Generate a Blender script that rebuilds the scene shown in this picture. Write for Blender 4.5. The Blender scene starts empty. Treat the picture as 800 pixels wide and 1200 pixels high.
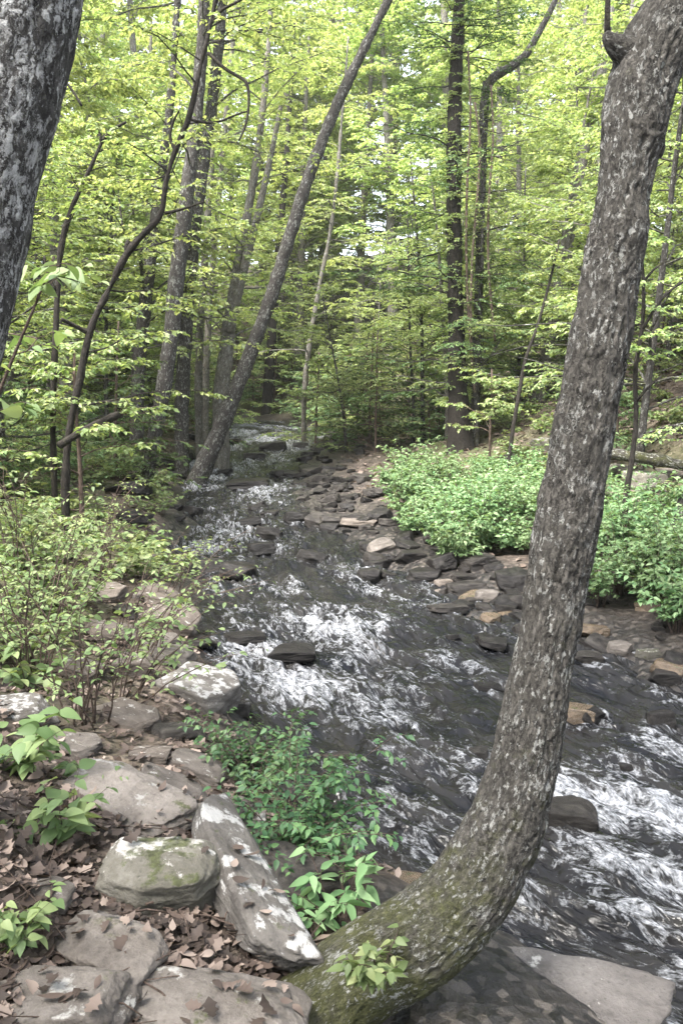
import bpy, math
import numpy as np
R = math.radians
rng = np.random.default_rng(7)
sc = bpy.context.scene
COL = sc.collection

# ------------------------------------------------------------------ noise
def _hash(ix, iy, iz, seed):
    h = (ix.astype(np.uint32) * np.uint32(374761393) + iy.astype(np.uint32) * np.uint32(668265263)
         + iz.astype(np.uint32) * np.uint32(2147483647) + np.uint32((seed * 974634533 + 12345) & 0xffffffff))
    h = (h ^ (h >> np.uint32(13))) * np.uint32(1274126177)
    h = (h ^ (h >> np.uint32(15))) * np.uint32(2246822519)
    return (h ^ (h >> np.uint32(16))).astype(np.float64) / 4294967295.0 * 2 - 1

def noise(p, seed=0):
    p = np.asarray(p, float)
    i = np.floor(p).astype(np.int64); f = p - i
    f = f * f * f * (f * (f * 6 - 15) + 10)
    x, y, z = i[..., 0], i[..., 1], i[..., 2]
    r = 0
    for dx in (0, 1):
        wx = f[..., 0] if dx else 1 - f[..., 0]
        for dy in (0, 1):
            wy = f[..., 1] if dy else 1 - f[..., 1]
            for dz in (0, 1):
                wz = f[..., 2] if dz else 1 - f[..., 2]
                r = r + wx * wy * wz * _hash(x + dx, y + dy, z + dz, seed)
    return r

def fbm(p, octv=4, seed=0, gain=.5):
    a, s, p = 1.0, 0, np.asarray(p, float)
    for k in range(octv):
        s = s + a * noise(p, seed + k * 17); a *= gain; p = p * 2.03
    return s

def xyz(x, y, z=0.0):
    return np.stack(np.broadcast_arrays(np.asarray(x, float), np.asarray(y, float), np.asarray(z, float)), -1)

def sstep(a, b, x):
    t = np.clip((np.asarray(x, float) - a) / (b - a), 0, 1)
    return t * t * (3 - 2 * t)

def nrm(v):
    return v / np.maximum(np.linalg.norm(v, axis=-1, keepdims=True), 1e-9)

# ------------------------------------------------------------------ camera geometry
FPX = 942.0
EYE = np.array([0, 0, 1.6])
PITCH = R(8.45)
FWD = np.array([0, math.cos(PITCH), -math.sin(PITCH)])
UPV = np.array([0, math.sin(PITCH), math.cos(PITCH)])

def ray(px, py):
    return FWD + np.array([(px - 400) / FPX, 0, 0]) + (600 - py) / FPX * UPV

def at(px, py, Y):
    d = ray(px, py)
    return EYE + d * (Y / d[1])

def dep(P):
    return float(np.dot(np.asarray(P) - EYE, FWD))

# ------------------------------------------------------------------ terrain functions
_Y = np.array([-14, -4, 0, 2.78, 3.2, 3.55, 4.3, 5.2, 6.2, 7, 8, 9.3, 11.3, 13.7, 18.5, 24, 33, 38, 44, 80, 160.])
_L = np.array([9, 4.6, 2.6, 1.15, .75, .3, -.25, -.65, -.95, -1.2, -1.5, -1.85, -2.3, -2.75, -3.7, -4.3, -4.7, -7.4, -14, -50, -120])
_Rr = np.array([14.5, 9.4, 6.8, 5.0, 4.7, 4.5, 4.1, 3.6, 3.0, 2.3, 1.6, .85, .3, -.43, -1.1, -.85, -.6, -3.4, -10, -46, -116])

def edges(y):
    return np.interp(y, _Y, _L), np.interp(y, _Y, _Rr)

def zw(y):
    y = np.asarray(y, float)
    return -.9 + .03 * y + .05 * np.tanh((y - 6.6) / .6) - .05 * np.tanh((y - 6.6) / 6)

_TL = np.array([0, .25, .7, 1.4, 2.6, 4, 7, 14, 30, 60])
_ZL = np.array([.02, .2, .38, .5, .9, 1.15, 2.0, 4.4, 7, 9])
_TR = np.array([0, .5, 1.5, 3.2, 4.6, 7, 12, 28, 60])
_ZR = np.array([.01, .1, .2, .38, .75, 1.9, 4.6, 8, 10])

def H(x, y, detail=True):
    x = np.asarray(x, float); y = np.asarray(y, float)
    l, r = edges(y)
    w0 = zw(y)
    n1 = fbm(xyz(x * .8, y * .8), 3, 5)
    tl = l - x + .16 * n1
    tr = x - r + .3 * n1
    zl = np.interp(tl, _TL, _ZL); zr = np.interp(tr, _TR, _ZR)
    ins = np.minimum(-tl, -tr)
    bed = -.34 * sstep(0, .6, ins)
    z = np.where(tl > 0, zl, np.where(tr > 0, zr, bed)) + w0
    z = z + sstep(38, 90, y) * 4
    t = np.maximum(tl, tr)
    amp = sstep(.1, 1.5, t)
    z = z + amp * .09 * fbm(xyz(x * 1.1, y * 1.1, 3), 3, 9) + sstep(3, 12, t) * .5 * noise(xyz(x * .22, y * .22, 7), 11)
    if detail:
        z = z + .022 * fbm(xyz(x * 6, y * 6, 1), 3, 23) * sstep(-.5, .3, t)
    return z

def hit(px, py, water=False, lift=0.0):
    d = ray(px, py)
    Y = np.concatenate([np.arange(1.2, 12, .01), np.arange(12, 90, .05)])
    P = EYE + d[None] * (Y / d[1])[:, None]
    g = H(P[:, 0], P[:, 1], False) + lift
    if water:
        g = zw(P[:, 1]) + lift
    k = np.nonzero(P[:, 2] <= g)[0]
    k = k[0] if len(k) else len(Y) - 1
    return P[k]

def gz(x, y):
    return float(H(np.array([x]), np.array([y]), False)[0])

# ------------------------------------------------------------------ mesh helpers
class Geo:
    def __init__(s):
        s.V = []; s.F = []; s.M = []; s.A = {}; s.n = 0
    def add(s, V, F, **attrs):
        V = np.asarray(V, float).reshape(-1, 3)
        s.V.append(V)
        for f in (F if isinstance(F, list) else [F]):
            s.F.append(np.asarray(f, np.int64) + s.n); s.M.append(0)
        for k, a in attrs.items():
            s.A.setdefault(k, []).append((s.n, np.asarray(a, float)))
        s.n += len(V)
    def absorb(s, o, slot=1):
        for f in o.F: s.F.append(f + s.n); s.M.append(slot)
        for k, l in o.A.items():
            for st, a in l: s.A.setdefault(k, []).append((st + s.n, a))
        s.V += o.V; s.n += o.n
        return s
    def mesh(s, name, mats, smooth=True):
        me = bpy.data.meshes.new(name); mi = [np.full(len(f), m) for f, m in zip(s.F, s.M)]
        V = np.concatenate(s.V) if s.V else np.zeros((0, 3))
        me.vertices.add(len(V)); me.vertices.foreach_set('co', V.astype(np.float32).ravel())
        tot = sum(f.size for f in s.F); npol = sum(len(f) for f in s.F)
        me.loops.add(tot); me.polygons.add(npol)
        me.loops.foreach_set('vertex_index', np.concatenate([f.ravel() for f in s.F]).astype(np.int32))
        lt = np.concatenate([np.full(len(f), f.shape[1]) for f in s.F])
        me.polygons.foreach_set('loop_start', (np.cumsum(lt) - lt).astype(np.int32))
        me.polygons.foreach_set('loop_total', lt.astype(np.int32))
        me.polygons.foreach_set('use_smooth', np.full(npol, smooth))
        me.polygons.foreach_set('material_index', np.concatenate(mi).astype(np.int32))
        for k, lst in s.A.items():
            dim = 3 if lst[0][1].ndim == 2 else 1
            full = np.zeros((s.n, dim)) if dim == 3 else np.zeros(s.n)
            for st, a in lst:
                full[st:st + len(a)] = a
            at_ = me.attributes.new(k, 'FLOAT_VECTOR' if dim == 3 else 'FLOAT', 'POINT')
            at_.data.foreach_set('vector' if dim == 3 else 'value', full.astype(np.float32).ravel())
        for m in (mats if isinstance(mats, list) else [mats]):
            me.materials.append(m)
        me.update(calc_edges=True)
        return me

def link(name, me, parent=None, loc=None):
    o = bpy.data.objects.new(name, me); COL.objects.link(o)
    if parent is not None:
        o.parent = parent
    if loc is not None:
        o.location = loc
    return o

def tag(o, label=None, cat=None, group=None, kind=None):
    if label: o['label'] = label
    if cat: o['category'] = cat
    if group: o['group'] = group
    if kind or cat: o['kind'] = kind or 'thing'
    return o

def empty(name, loc, label=None, cat=None, group=None):
    o = bpy.data.objects.new(name, None); COL.objects.link(o); o.location = loc
    o.empty_display_size = .2
    return tag(o, label, cat, group)

def dup(root, loc, rz=0., s=1., label=None, group=None, tilt=None):
    r = root.copy(); COL.objects.link(r); r.location = loc
    r.rotation_euler = (tilt[0], tilt[1], rz) if tilt else (0, 0, rz)
    r.scale = s if hasattr(s, '__len__') else (s, s, s)
    if label: r['label'] = label
    if group: r['group'] = group
    for ch in list(root.children):
        c = ch.copy(); COL.objects.link(c); c.parent = r
        for g in ch.children:
            d = g.copy(); COL.objects.link(d); d.parent = c
    return r

def resample(P, rad, step):
    P = np.asarray(P, float); rad = np.asarray(rad, float)
    for _ in range(3):                                  # corner cutting
        Q = np.empty((2 * len(P), 3)); q = np.empty(2 * len(P))
        Q[0] = P[0]; Q[-1] = P[-1]; q[0] = rad[0]; q[-1] = rad[-1]
        Q[1:-1:2] = .75 * P[:-1] + .25 * P[1:]; Q[2:-1:2] = .25 * P[:-1] + .75 * P[1:]
        q[1:-1:2] = .75 * rad[:-1] + .25 * rad[1:]; q[2:-1:2] = .25 * rad[:-1] + .75 * rad[1:]
        P, rad = Q, q
    s = np.r_[0, np.cumsum(np.linalg.norm(np.diff(P, axis=0), axis=1))]
    n = max(4, int(s[-1] / step))
    t = np.linspace(0, s[-1], n)
    return np.stack([np.interp(t, s, P[:, k]) for k in range(3)], 1), np.interp(t, s, rad)

def tubes(g, P, rad, sides=5, disp=None, cap=True, h0=0.):
    """P (M,K,3), rad (M,K): M tubes with K rings each"""
    P = np.asarray(P, float); rad = np.asarray(rad, float)
    if P.ndim == 2: P = P[None]; rad = rad[None]
    M, K, _ = P.shape
    T = nrm(np.gradient(P, axis=1))
    ref = np.where(np.abs(T[:, :1, 2:3]) > .8, np.array([1., 0, 0]), np.array([0, 0, 1.]))
    ref = np.broadcast_to(ref, (M, 1, 3))[:, 0]
    A = np.empty_like(P); a = ref
    for k in range(K):
        a = nrm(a - (a * T[:, k]).sum(-1, keepdims=True) * T[:, k]); A[:, k] = a
    B = np.cross(T, A)
    th = np.linspace(0, 2 * np.pi, sides, endpoint=False)
    c, s_ = np.cos(th), np.sin(th)
    D = A[:, :, None] * c[None, None, :, None] + B[:, :, None] * s_[None, None, :, None]
    L = np.concatenate([np.zeros((M, 1)), np.cumsum(np.linalg.norm(np.diff(P, axis=1), axis=2), axis=1)], 1)
    off = rng.uniform(0, 50, M)
    rr = np.broadcast_to(rad[:, :, None], (M, K, sides))
    tc = np.stack([rr * c, rr * s_, np.broadcast_to((L)[:, :, None], rr.shape)], -1)
    if disp is not None:
        rr = rr + disp(tc, L)
    V = P[:, :, None] + D * rr[..., None]
    tc = tc.copy(); tc[..., 0] += off[:, None, None]
    idx = np.arange(M * K * sides).reshape(M, K, sides)
    nx = np.roll(idx, -1, axis=2)
    F = np.stack([idx[:, :-1], nx[:, :-1], nx[:, 1:], idx[:, 1:]], -1).reshape(-1, 4)
    hh = np.broadcast_to(L[:, :, None] + h0, rr.shape)
    fl = [F]
    if cap:
        fl.append(idx[:, -1, :].reshape(M, sides)); fl.append(idx[:, 0, ::-1].reshape(M, sides))
    g.add(V.reshape(-1, 3), fl, tc=tc.reshape(-1, 3), hh=hh.ravel())

# leaf templates: verts (x side, y along, z normal)
LEAF4 = (np.array([[0, 0, 0], [.30, .45, .07], [0, 1, -.08], [-.30, .45, .07]]), [np.array([[0, 1, 2], [0, 2, 3]])])
LEAF8 = (np.array([[0, 0, 0], [0, .33, -.02], [0, .68, -.05], [0, 1, -.16], [.25, .27, .06], [.21, .62, .02], [-.25, .27, .06], [-.21, .62, .02]]),
         [np.array([[1, 2, 5, 4], [2, 1, 6, 7]]), np.array([[0, 1, 4], [2, 3, 5], [1, 0, 6], [3, 2, 7]])])
LEAFN = (np.array([[0, 0, 0], [.13, .45, .03], [0, 1, -.06], [-.13, .45, .03]]), [np.array([[0, 1, 2], [0, 2, 3]])])
LEAFB = (np.array([[0, 0, 0], [0, .33, -.02], [0, .68, -.05], [0, 1, -.2], [.36, .27, .08], [.27, .62, .03], [-.36, .27, .08], [-.27, .62, .03]]), LEAF8[1])

def fine_leaf(wmax, tip, fold, droop, k=7):
    t = np.linspace(0, 1, k); wd = wmax * np.sin(np.pi * t ** tip) ** .9; wd[0] = .012; wd[-1] = .002
    V = []
    for a, b in zip(t, wd):
        for sx in (-1, 0, 1): V.append([sx * b, a, fold * abs(sx) * b - droop * a * a])
    F = []
    for i in range(k - 1):
        b = 3 * i; F += [[b + 1, b, b + 3, b + 4], [b + 2, b + 1, b + 4, b + 5]]
    return np.array(V), [np.array(F)]
LEAFB = fine_leaf(.30, .62, .25, .22)
LEAFP = fine_leaf(.19, .62, .25, .18)

def leaves(g, pos, d, n, size, tmpl=LEAF4, rnd=None):
    N = len(pos)
    if N == 0: return
    d = nrm(d); side = nrm(np.cross(d, n)); n = np.cross(side, d)
    V0, F0 = tmpl
    V = pos[:, None] + size[:, None, None] * (V0[None, :, :1] * side[:, None] + V0[None, :, 1:2] * d[:, None] + V0[None, :, 2:] * n[:, None])
    k = len(V0)
    base = (np.arange(N) * k)
    F = [(base[:, None, None] + f[None]).reshape(-1, f.shape[1]) for f in F0]
    if rnd is None: rnd = rng.uniform(0, 1, N)
    g.add(V.reshape(-1, 3), F, rnd=np.repeat(rnd, k))

def sprays(gb, gl, LP, LR, nt, twl, nl, lsize, tmpl=LEAF4, flat=.35, droop=.25, u0=.2, twr=.004, keep=1., gap=0.):
    """leaf sprays along limbs LP (M,K,3): nt twigs a limb of length twl (M,), nl leaves a twig"""
    M, K, _ = LP.shape
    u = np.linspace(u0, .995, nt)[None] + rng.uniform(-.5, .5, (M, nt)) * (1 - u0) / nt
    u = np.clip(u, 0, 1)
    q = u * (K - 1); i = np.minimum(q.astype(int), K - 2); f = (q - i)[..., None]
    m = np.arange(M)[:, None]
    p0 = LP[m, i] * (1 - f) + LP[m, i + 1] * f
    t0 = nrm(LP[m, i + 1] - LP[m, i])
    side = nrm(np.cross(t0, np.array([0, 0, 1.])) + 1e-6)
    sg = np.where((np.arange(nt) % 2)[None] == 0, 1., -1.)[..., None]
    ang = rng.uniform(R(25), R(75), (M, nt, 1)) * (1 - .6 * (u[..., None] > .97))
    d = t0 * np.cos(ang) + side * sg * np.sin(ang)
    d = nrm(d + rng.normal(0, .2, d.shape) * np.array([1, 1, flat]))
    ln = twl[:, None] * (1.15 - .75 * u) * rng.uniform(.6, 1.2, (M, nt))
    if gap > 0:
        ok = (noise(p0 * .9, 77) > gap - .6).ravel()
    else:
        ok = np.ones(M * nt, bool)
    p0 = p0.reshape(-1, 3)[ok]; d = d.reshape(-1, 3)[ok]; ln = ln.ravel()[ok]
    N = len(p0)
    tt = np.linspace(0, 1, 4)
    TP = p0[:, None] + d[:, None] * (tt[None, :, None] * ln[:, None, None])
    TP[:, :, 2] += -droop * ln[:, None] * tt[None] ** 2 + rng.normal(0, .03, (N, 4)) * ln[:, None] * tt
    if gb is not None:
        tubes(gb, TP, np.array([1, .8, .6, .3])[None] * (twr * (0.5 + ln / max(ln.mean(), 1e-3) * .5))[:, None], 3, cap=False)
    v = (np.arange(nl) + rng.uniform(.2, 1, (N, nl))) / nl
    kp = rng.uniform(0, 1, (N, nl)) < keep * np.clip(ln / np.percentile(ln, 80), .25, 1)[:, None]
    q = v * 3; i = np.minimum(q.astype(int), 2); f = (q - i)[..., None]
    m = np.arange(N)[:, None]
    lp = TP[m, i] * (1 - f) + TP[m, i + 1] * f
    td = nrm(TP[m, i + 1] - TP[m, i])
    sd = nrm(np.cross(td, np.array([0, 0, 1.])) + 1e-6)
    sg = np.where((np.arange(nl) % 2)[None, :, None] == 0, 1., -1.)
    a = rng.uniform(R(30), R(80), (N, nl, 1))
    ld = td * np.cos(a) + sd * sg * np.sin(a) + rng.normal(0, .18, lp.shape)
    ld[..., 2] -= rng.uniform(0, .5, (N, nl))
    nn = np.array([0, 0, 1.]) + rng.normal(0, flat, lp.shape)
    sz = lsize * rng.uniform(.6, 1.25, (N, nl))
    kp = kp.ravel()
    leaves(gl, lp.reshape(-1, 3)[kp], ld.reshape(-1, 3)[kp], nn.reshape(-1, 3)[kp], sz.ravel()[kp], tmpl)

def limbs_on(tp, tr, h0, h1, n, Lf, el=(20, 50), az=None, K=7, droop=.5, wob=.17):
    """limbs leaving a trunk path tp (K,3) between fractions h0..h1"""
    s = np.r_[0, np.cumsum(np.linalg.norm(np.diff(tp, axis=0), axis=1))]; s /= s[-1]
    h = np.sort(rng.uniform(h0, h1, n))
    p = np.stack([np.interp(h, s, tp[:, k]) for k in range(3)], 1)
    r = np.interp(h, s, tr)
    a = rng.uniform(0, 2 * np.pi, n) if az is None else rng.uniform(az[0], az[1], n)
    e = R(1) * rng.uniform(el[0], el[1], n)
    L = Lf(h) * rng.uniform(.7, 1.2, n)
    t = np.linspace(0, 1, K)
    dirh = np.stack([np.cos(a), np.sin(a), np.zeros(n)], 1)
    LP = p[:, None] + dirh[:, None] * (L[:, None] * np.cos(e)[:, None] * t[None])[..., None]
    LP[:, :, 2] += L[:, None] * (np.sin(e)[:, None] * t[None] - droop * np.sin(e)[:, None] * t[None] ** 2)
    LP += np.cumsum(rng.normal(0, wob, LP.shape), axis=1) * (L[:, None, None] / K) * (t[None, :, None] > 0)
    LR = np.minimum(r * .5, .007 * L + .003)[:, None] * (1 - .8 * t)[None]
    return LP, LR, L

# ------------------------------------------------------------------ node helpers
class NT:
    def __init__(s, name, disp=None):
        s.m = bpy.data.materials.new(name); s.m.use_nodes = True
        s.t = s.m.node_tree; s.t.nodes.clear()
        s.out = s.n('ShaderNodeOutputMaterial')
    def n(s, typ, **kw):
        nd = s.t.nodes.new(typ)
        for k, v in kw.items(): setattr(nd, k, v)
        return nd
    def set(s, sock, v):
        if isinstance(v, bpy.types.NodeSocket): s.t.links.new(v, sock)
        elif isinstance(v, (tuple, list)):
            sock.default_value = tuple(v) + ((1,) if len(v) == 3 and len(sock.default_value) == 4 else ())
        else: sock.default_value = v
    def attr(s, name, what='Vector'):
        return s.n('ShaderNodeAttribute', attribute_name=name).outputs[what]
    def coord(s, what='Object'):
        return s.n('ShaderNodeTexCoord').outputs[what]
    def map(s, vec, scale=(1, 1, 1), loc=(0, 0, 0)):
        m = s.n('ShaderNodeMapping'); s.set(m.inputs['Vector'], vec); m.inputs['Scale'].default_value = scale
        s.set(m.inputs['Location'], loc)
        return m.outputs[0]
    def noise(s, vec, scale, detail=4, rough=.55, dist=0., out='Fac'):
        n = s.n('ShaderNodeTexNoise'); s.set(n.inputs['Vector'], vec)
        n.inputs['Scale'].default_value = scale; n.inputs['Detail'].default_value = detail
        n.inputs['Roughness'].default_value = rough; n.inputs['Distortion'].default_value = dist
        return n.outputs[out]
    def vor(s, vec, scale, feature='F1', out='Distance', rand=1.):
        n = s.n('ShaderNodeTexVoronoi', feature=feature); s.set(n.inputs['Vector'], vec)
        n.inputs['Scale'].default_value = scale; n.inputs['Randomness'].default_value = rand
        return n.outputs[out]
    def ramp(s, fac, stops, interp='LINEAR'):
        n = s.n('ShaderNodeValToRGB'); s.set(n.inputs[0], fac); e = n.color_ramp.elements
        n.color_ramp.interpolation = interp
        while len(e) < len(stops): e.new(.5)
        for k, (p, c) in enumerate(stops):
            e[k].position = p
            c = (c, c, c) if not hasattr(c, '__len__') else c
            e[k].color = tuple(c) + (1,)
        return n.outputs[0]
    def mix(s, fac, a, b, mode='MIX'):
        n = s.n('ShaderNodeMix', data_type='RGBA', blend_type=mode)
        s.set(n.inputs['Factor'], fac); s.set(n.inputs[6], a); s.set(n.inputs[7], b)
        return n.outputs[2]
    def math(s, op, a, b=0., c=0., clamp=False):
        n = s.n('ShaderNodeMath', operation=op, use_clamp=clamp)
        s.set(n.inputs[0], a); s.set(n.inputs[1], b); s.set(n.inputs[2], c)
        return n.outputs[0]
    def sep(s, vec):
        n = s.n('ShaderNodeSeparateXYZ'); s.set(n.inputs[0], vec); return n.outputs
    def bump(s, h, strength=.5, dist=.01, normal=None):
        n = s.n('ShaderNodeBump'); s.set(n.inputs['Height'], h)
        n.inputs['Strength'].default_value = strength; n.inputs['Distance'].default_value = dist
        if normal is not None: s.set(n.inputs['Normal'], normal)
        return n.outputs[0]
    def bsdf(s, col, rough=.8, spec=.3, normal=None, **kw):
        b = s.n('ShaderNodeBsdfPrincipled'); s.set(b.inputs['Base Color'], col); s.set(b.inputs['Roughness'], rough)
        s.set(b.inputs['Specular IOR Level'], spec)
        if normal is not None: s.set(b.inputs['Normal'], normal)
        for k, v in kw.items(): s.set(b.inputs[k], v)
        return b.outputs[0]
    def done(s, sh):
        s.t.links.new(sh, s.out.inputs['Surface']); return s.m

def mat_bark(name, dark, light, lichen=.3, lich_col=(.5, .5, .46), moss=0., moss_top=1.0, sc_=1., bump=.012, fleck=.3, blot=9.):
    t = NT(name); v = t.attr('tc'); hh = t.attr('hh', 'Fac')
    wob = t.noise(v, 26 * sc_, 4, .65, out='Color')
    sw = t.n('ShaderNodeVectorMath', operation='SCALE'); t.set(sw.inputs[0], wob); sw.inputs['Scale'].default_value = .05 / sc_
    vv = t.n('ShaderNodeVectorMath', operation='ADD'); t.set(vv.inputs[0], v); t.set(vv.inputs[1], sw.outputs[0])
    vd = vv.outputs[0]
    n1 = t.noise(t.map(vd, (1, 1, .28)), 34 * sc_, 5, .62)
    furrow = t.ramp(t.math('ABSOLUTE', t.math('SUBTRACT', n1, .5)), [(0, 0), (.05, .55), (.16, 1)])
    fine = t.noise(t.map(v, (1, 1, .5)), 120 * sc_, 5, .7)
    big = t.noise(v, 5, 4, .6)
    cell = t.sep(t.vor(t.map(vd, (1, 1, .42)), 62 * sc_, 'F1', 'Color'))
    tone = t.math('ADD', t.math('MULTIPLY', fine, .5), t.math('MULTIPLY', cell[0], .3))
    tone = t.math('ADD', tone, t.math('MULTIPLY', furrow, .3))
    mid = tuple(.45 * np.array(dark) + .55 * np.array(light))
    col = t.ramp(tone, [(.3, dark), (.62, mid), (.92, light)])
    col = t.mix(t.ramp(big, [(.4, 0), (.75, .6)]), col, tuple(np.array(light) * .55))
    hgt = t.math('ADD', t.math('MULTIPLY', furrow, .8), t.math('MULTIPLY', fine, .9))
    if moss > 0:
        mm = t.noise(v, 9, 6, .7)
        hfac = t.math('MULTIPLY', t.math('SUBTRACT', 1., t.math('DIVIDE', hh, moss_top), clamp=True), moss)
        mk = t.ramp(t.math('ADD', t.math('MULTIPLY', mm, .8), t.math('MULTIPLY', hfac, .42)), [(.5, 0), (.72, 1)])
        col = t.mix(t.math('MULTIPLY', mk, .8), col, t.ramp(fine, [(.3, (.03, .032, .012)), (.72, (.12, .125, .045))]))
    if lichen > 0:
        a = t.noise(t.map(vd, (1, 1, .6)), blot * sc_, 7, .72)
        m1 = t.ramp(a, [(.68 - .16 * lichen, 0), (.74 - .16 * lichen, 1)])
        m2 = t.ramp(t.math('ADD', cell[1], t.math('MULTIPLY', t.math('SUBTRACT', t.noise(v, 7, 3, .6), .5), 1.5)), [(1 - fleck, 0), (1.06 - fleck, 1)])
        mk = t.math('MAXIMUM', m1, m2)
        mk = t.math('MULTIPLY', mk, t.ramp(t.math('ADD', t.math('MULTIPLY', furrow, .5), t.math('MULTIPLY', fine, .6)), [(.4, 0), (.72, 1)]))
        col = t.mix(t.math('MULTIPLY', mk, .9), col, t.mix(fine, tuple(np.array(lich_col) * .55), lich_col))
        hgt = t.math('ADD', hgt, t.math('MULTIPLY', mk, .2))
    return t.done(t.bsdf(col, .9, .15, t.bump(hgt, .9, bump)))

def mat_leaf(name, c0, c1, c2, trans=.45, rough=.5, spec=.3):
    t = NT(name); r = t.attr('rnd', 'Fac')
    oi = t.n('ShaderNodeObjectInfo').outputs['Random']
    big = t.noise(t.coord('Object'), .7, 2)
    f = t.math('ADD', t.math('MULTIPLY', r, .62), t.math('MULTIPLY', big, .38))
    col = t.ramp(f, [(.18, c0), (.52, c1), (.86, c2)])
    h = t.n('ShaderNodeHueSaturation'); t.set(h.inputs['Color'], col)
    t.set(h.inputs['Hue'], t.math('ADD', .488, t.math('MULTIPLY', oi, .024)))
    t.set(h.inputs['Value'], t.math('ADD', .85, t.math('MULTIPLY', oi, .3)))
    col = h.outputs[0]
    p = t.bsdf(col, rough, spec)
    tr = t.n('ShaderNodeBsdfTranslucent')
    t.set(tr.inputs['Color'], t.mix(1., col, (1.25, 1.22, .7), 'MULTIPLY'))
    mx = t.n('ShaderNodeMixShader'); mx.inputs[0].default_value = trans
    t.t.links.new(p, mx.inputs[1]); t.t.links.new(tr.outputs[0], mx.inputs[2])
    return t.done(mx.outputs[0])

def mat_rock(name, c0, c1, c2, rough=.85, spec=.25, lichen=0., moss=0., scale=1., wet=0., hi=(.42, .4, .37)):
    t = NT(name); oc = t.coord('Object'); oi = t.n('ShaderNodeObjectInfo')
    off = t.n('ShaderNodeVectorMath', operation='ADD'); t.set(off.inputs[0], oc)
    t.set(off.inputs[1], t.math('MULTIPLY', oi.outputs['Random'], 40.))
    v = off.outputs[0]
    big = t.noise(v, 3.2 * scale, 6, .6, .6)
    fine = t.noise(v, 38 * scale, 5, .7)
    strat = t.noise(t.map(v, (1, 1, 3.5)), 4 * scale, 5, .65, .5)
    f = t.math('ADD', t.math('MULTIPLY', big, .55), t.math('ADD', t.math('MULTIPLY', fine, .3), t.math('MULTIPLY', strat, .22)))
    col = t.ramp(f, [(.38, c0), (.54, c1), (.70, c2)])
    h = t.n('ShaderNodeHueSaturation'); t.set(h.inputs['Color'], col)
    t.set(h.inputs['Value'], t.math('ADD', .75, t.math('MULTIPLY', oi.outputs['Random'], .5)))
    col = h.outputs[0]
    pits = t.ramp(t.vor(v, 30 * scale), [(.05, .45), (.22, 1)])
    col = t.mix(.6, col, pits, 'MULTIPLY')
    up = t.sep(t.n('ShaderNodeNewGeometry').outputs['Normal'])[2]
    if lichen > 0:
        mk = t.ramp(t.math('ADD', t.math('MULTIPLY', t.noise(v, 6 * scale, 6, .68), .8), t.math('MULTIPLY', up, .12)), [(.62 - .2 * lichen, 0), (.66 - .2 * lichen, 1)])
        col = t.mix(t.math('MULTIPLY', mk, .85), col, t.mix(fine, tuple(np.array(hi) * .7), hi))
    if moss > 0:
        mk = t.ramp(t.math('ADD', t.noise(v, 4.5 * scale, 6, .7), t.math('MULTIPLY', up, .12)), [(.72 - .22 * moss, 0), (.78 - .22 * moss, 1)])
        col = t.mix(t.math('MULTIPLY', mk, .85), col, t.ramp(fine, [(.35, (.02, .023, .008)), (.65, (.06, .068, .022))]))
    hgt = t.math('ADD', t.math('MULTIPLY', big, .6), t.math('ADD', t.math('MULTIPLY', fine, .6), t.math('MULTIPLY', strat, .18 if wet else .4)))
    if wet > 0:
        b = t.bsdf(col, t.ramp(fine, [(.3, rough * .5), (.7, rough)]), spec, t.bump(hgt, .8, .02))
    else:
        b = t.bsdf(col, rough, spec, t.bump(hgt, .8, .025))
    return t.done(b)

# ------------------------------------------------------------------ materials
M = {}
M['bark_hero'] = mat_bark('lichen_bark', (.012, .011, .010), (.135, .124, .11), .6, (.36, .357, .335), .8, 1.4, sc_=1.8, fleck=.21, blot=7)
M['bark_pale'] = mat_bark('pale_lichen_bark', (.018, .016, .015), (.11, .104, .1), 1.25, (.5, .495, .49), 0, sc_=1., fleck=.25, blot=6)
M['bark_mid'] = mat_bark('grey_bark', (.018, .016, .0145), (.075, .068, .062), .12, (.24, .24, .22), .5, 1.0, .7)
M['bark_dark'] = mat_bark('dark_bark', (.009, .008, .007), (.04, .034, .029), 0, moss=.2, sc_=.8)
M['bark_far'] = mat_bark('far_bark', (.06, .054, .046), (.22, .2, .175), .1, (.3, .3, .28), .3, 2, .6)
M['twig'] = mat_bark('twig_bark', (.04, .028, .022), (.15, .11, .09), 0)
M['wood_grey'] = mat_bark('weathered_wood', (.02, .018, .016), (.09, .082, .074), .2, moss=.5, moss_top=9)
M['leaf_far'] = mat_leaf('sunlit_far_leaves', (.155, .22, .085), (.28, .35, .145), (.43, .475, .24), .52)
M['leaf_mid'] = mat_leaf('mid_leaves', (.10, .15, .058), (.19, .245, .10), (.33, .365, .175), .48)
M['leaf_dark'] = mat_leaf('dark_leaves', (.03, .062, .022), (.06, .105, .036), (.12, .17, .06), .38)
M['leaf_herb'] = mat_leaf('herb_leaves', (.065, .125, .052), (.14, .22, .10), (.25, .34, .18), .38, .65, .18)
M['leaf_near'] = mat_leaf('near_leaves', (.085, .13, .05), (.15, .205, .085), (.25, .29, .13), .38)
M['leaf_fine'] = mat_leaf('fine_leaves', (.03, .07, .03), (.055, .11, .045), (.10, .17, .06), .3)
M['leaf_yellow'] = mat_leaf('yellow_leaves', (.16, .18, .02), (.24, .25, .03), (.34, .30, .05), .4)
M['leaf_dead'] = mat_leaf('dead_leaves', (.026, .019, .015), (.095, .07, .057), (.27, .215, .18), .12, .65, .25)
M['rock_tan'] = mat_rock('tan_sandstone', (0.0510, 0.0408, 0.0340), (0.1020, 0.0850, 0.0714), (0.1700, 0.1428, 0.1258), lichen=.15)
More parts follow.
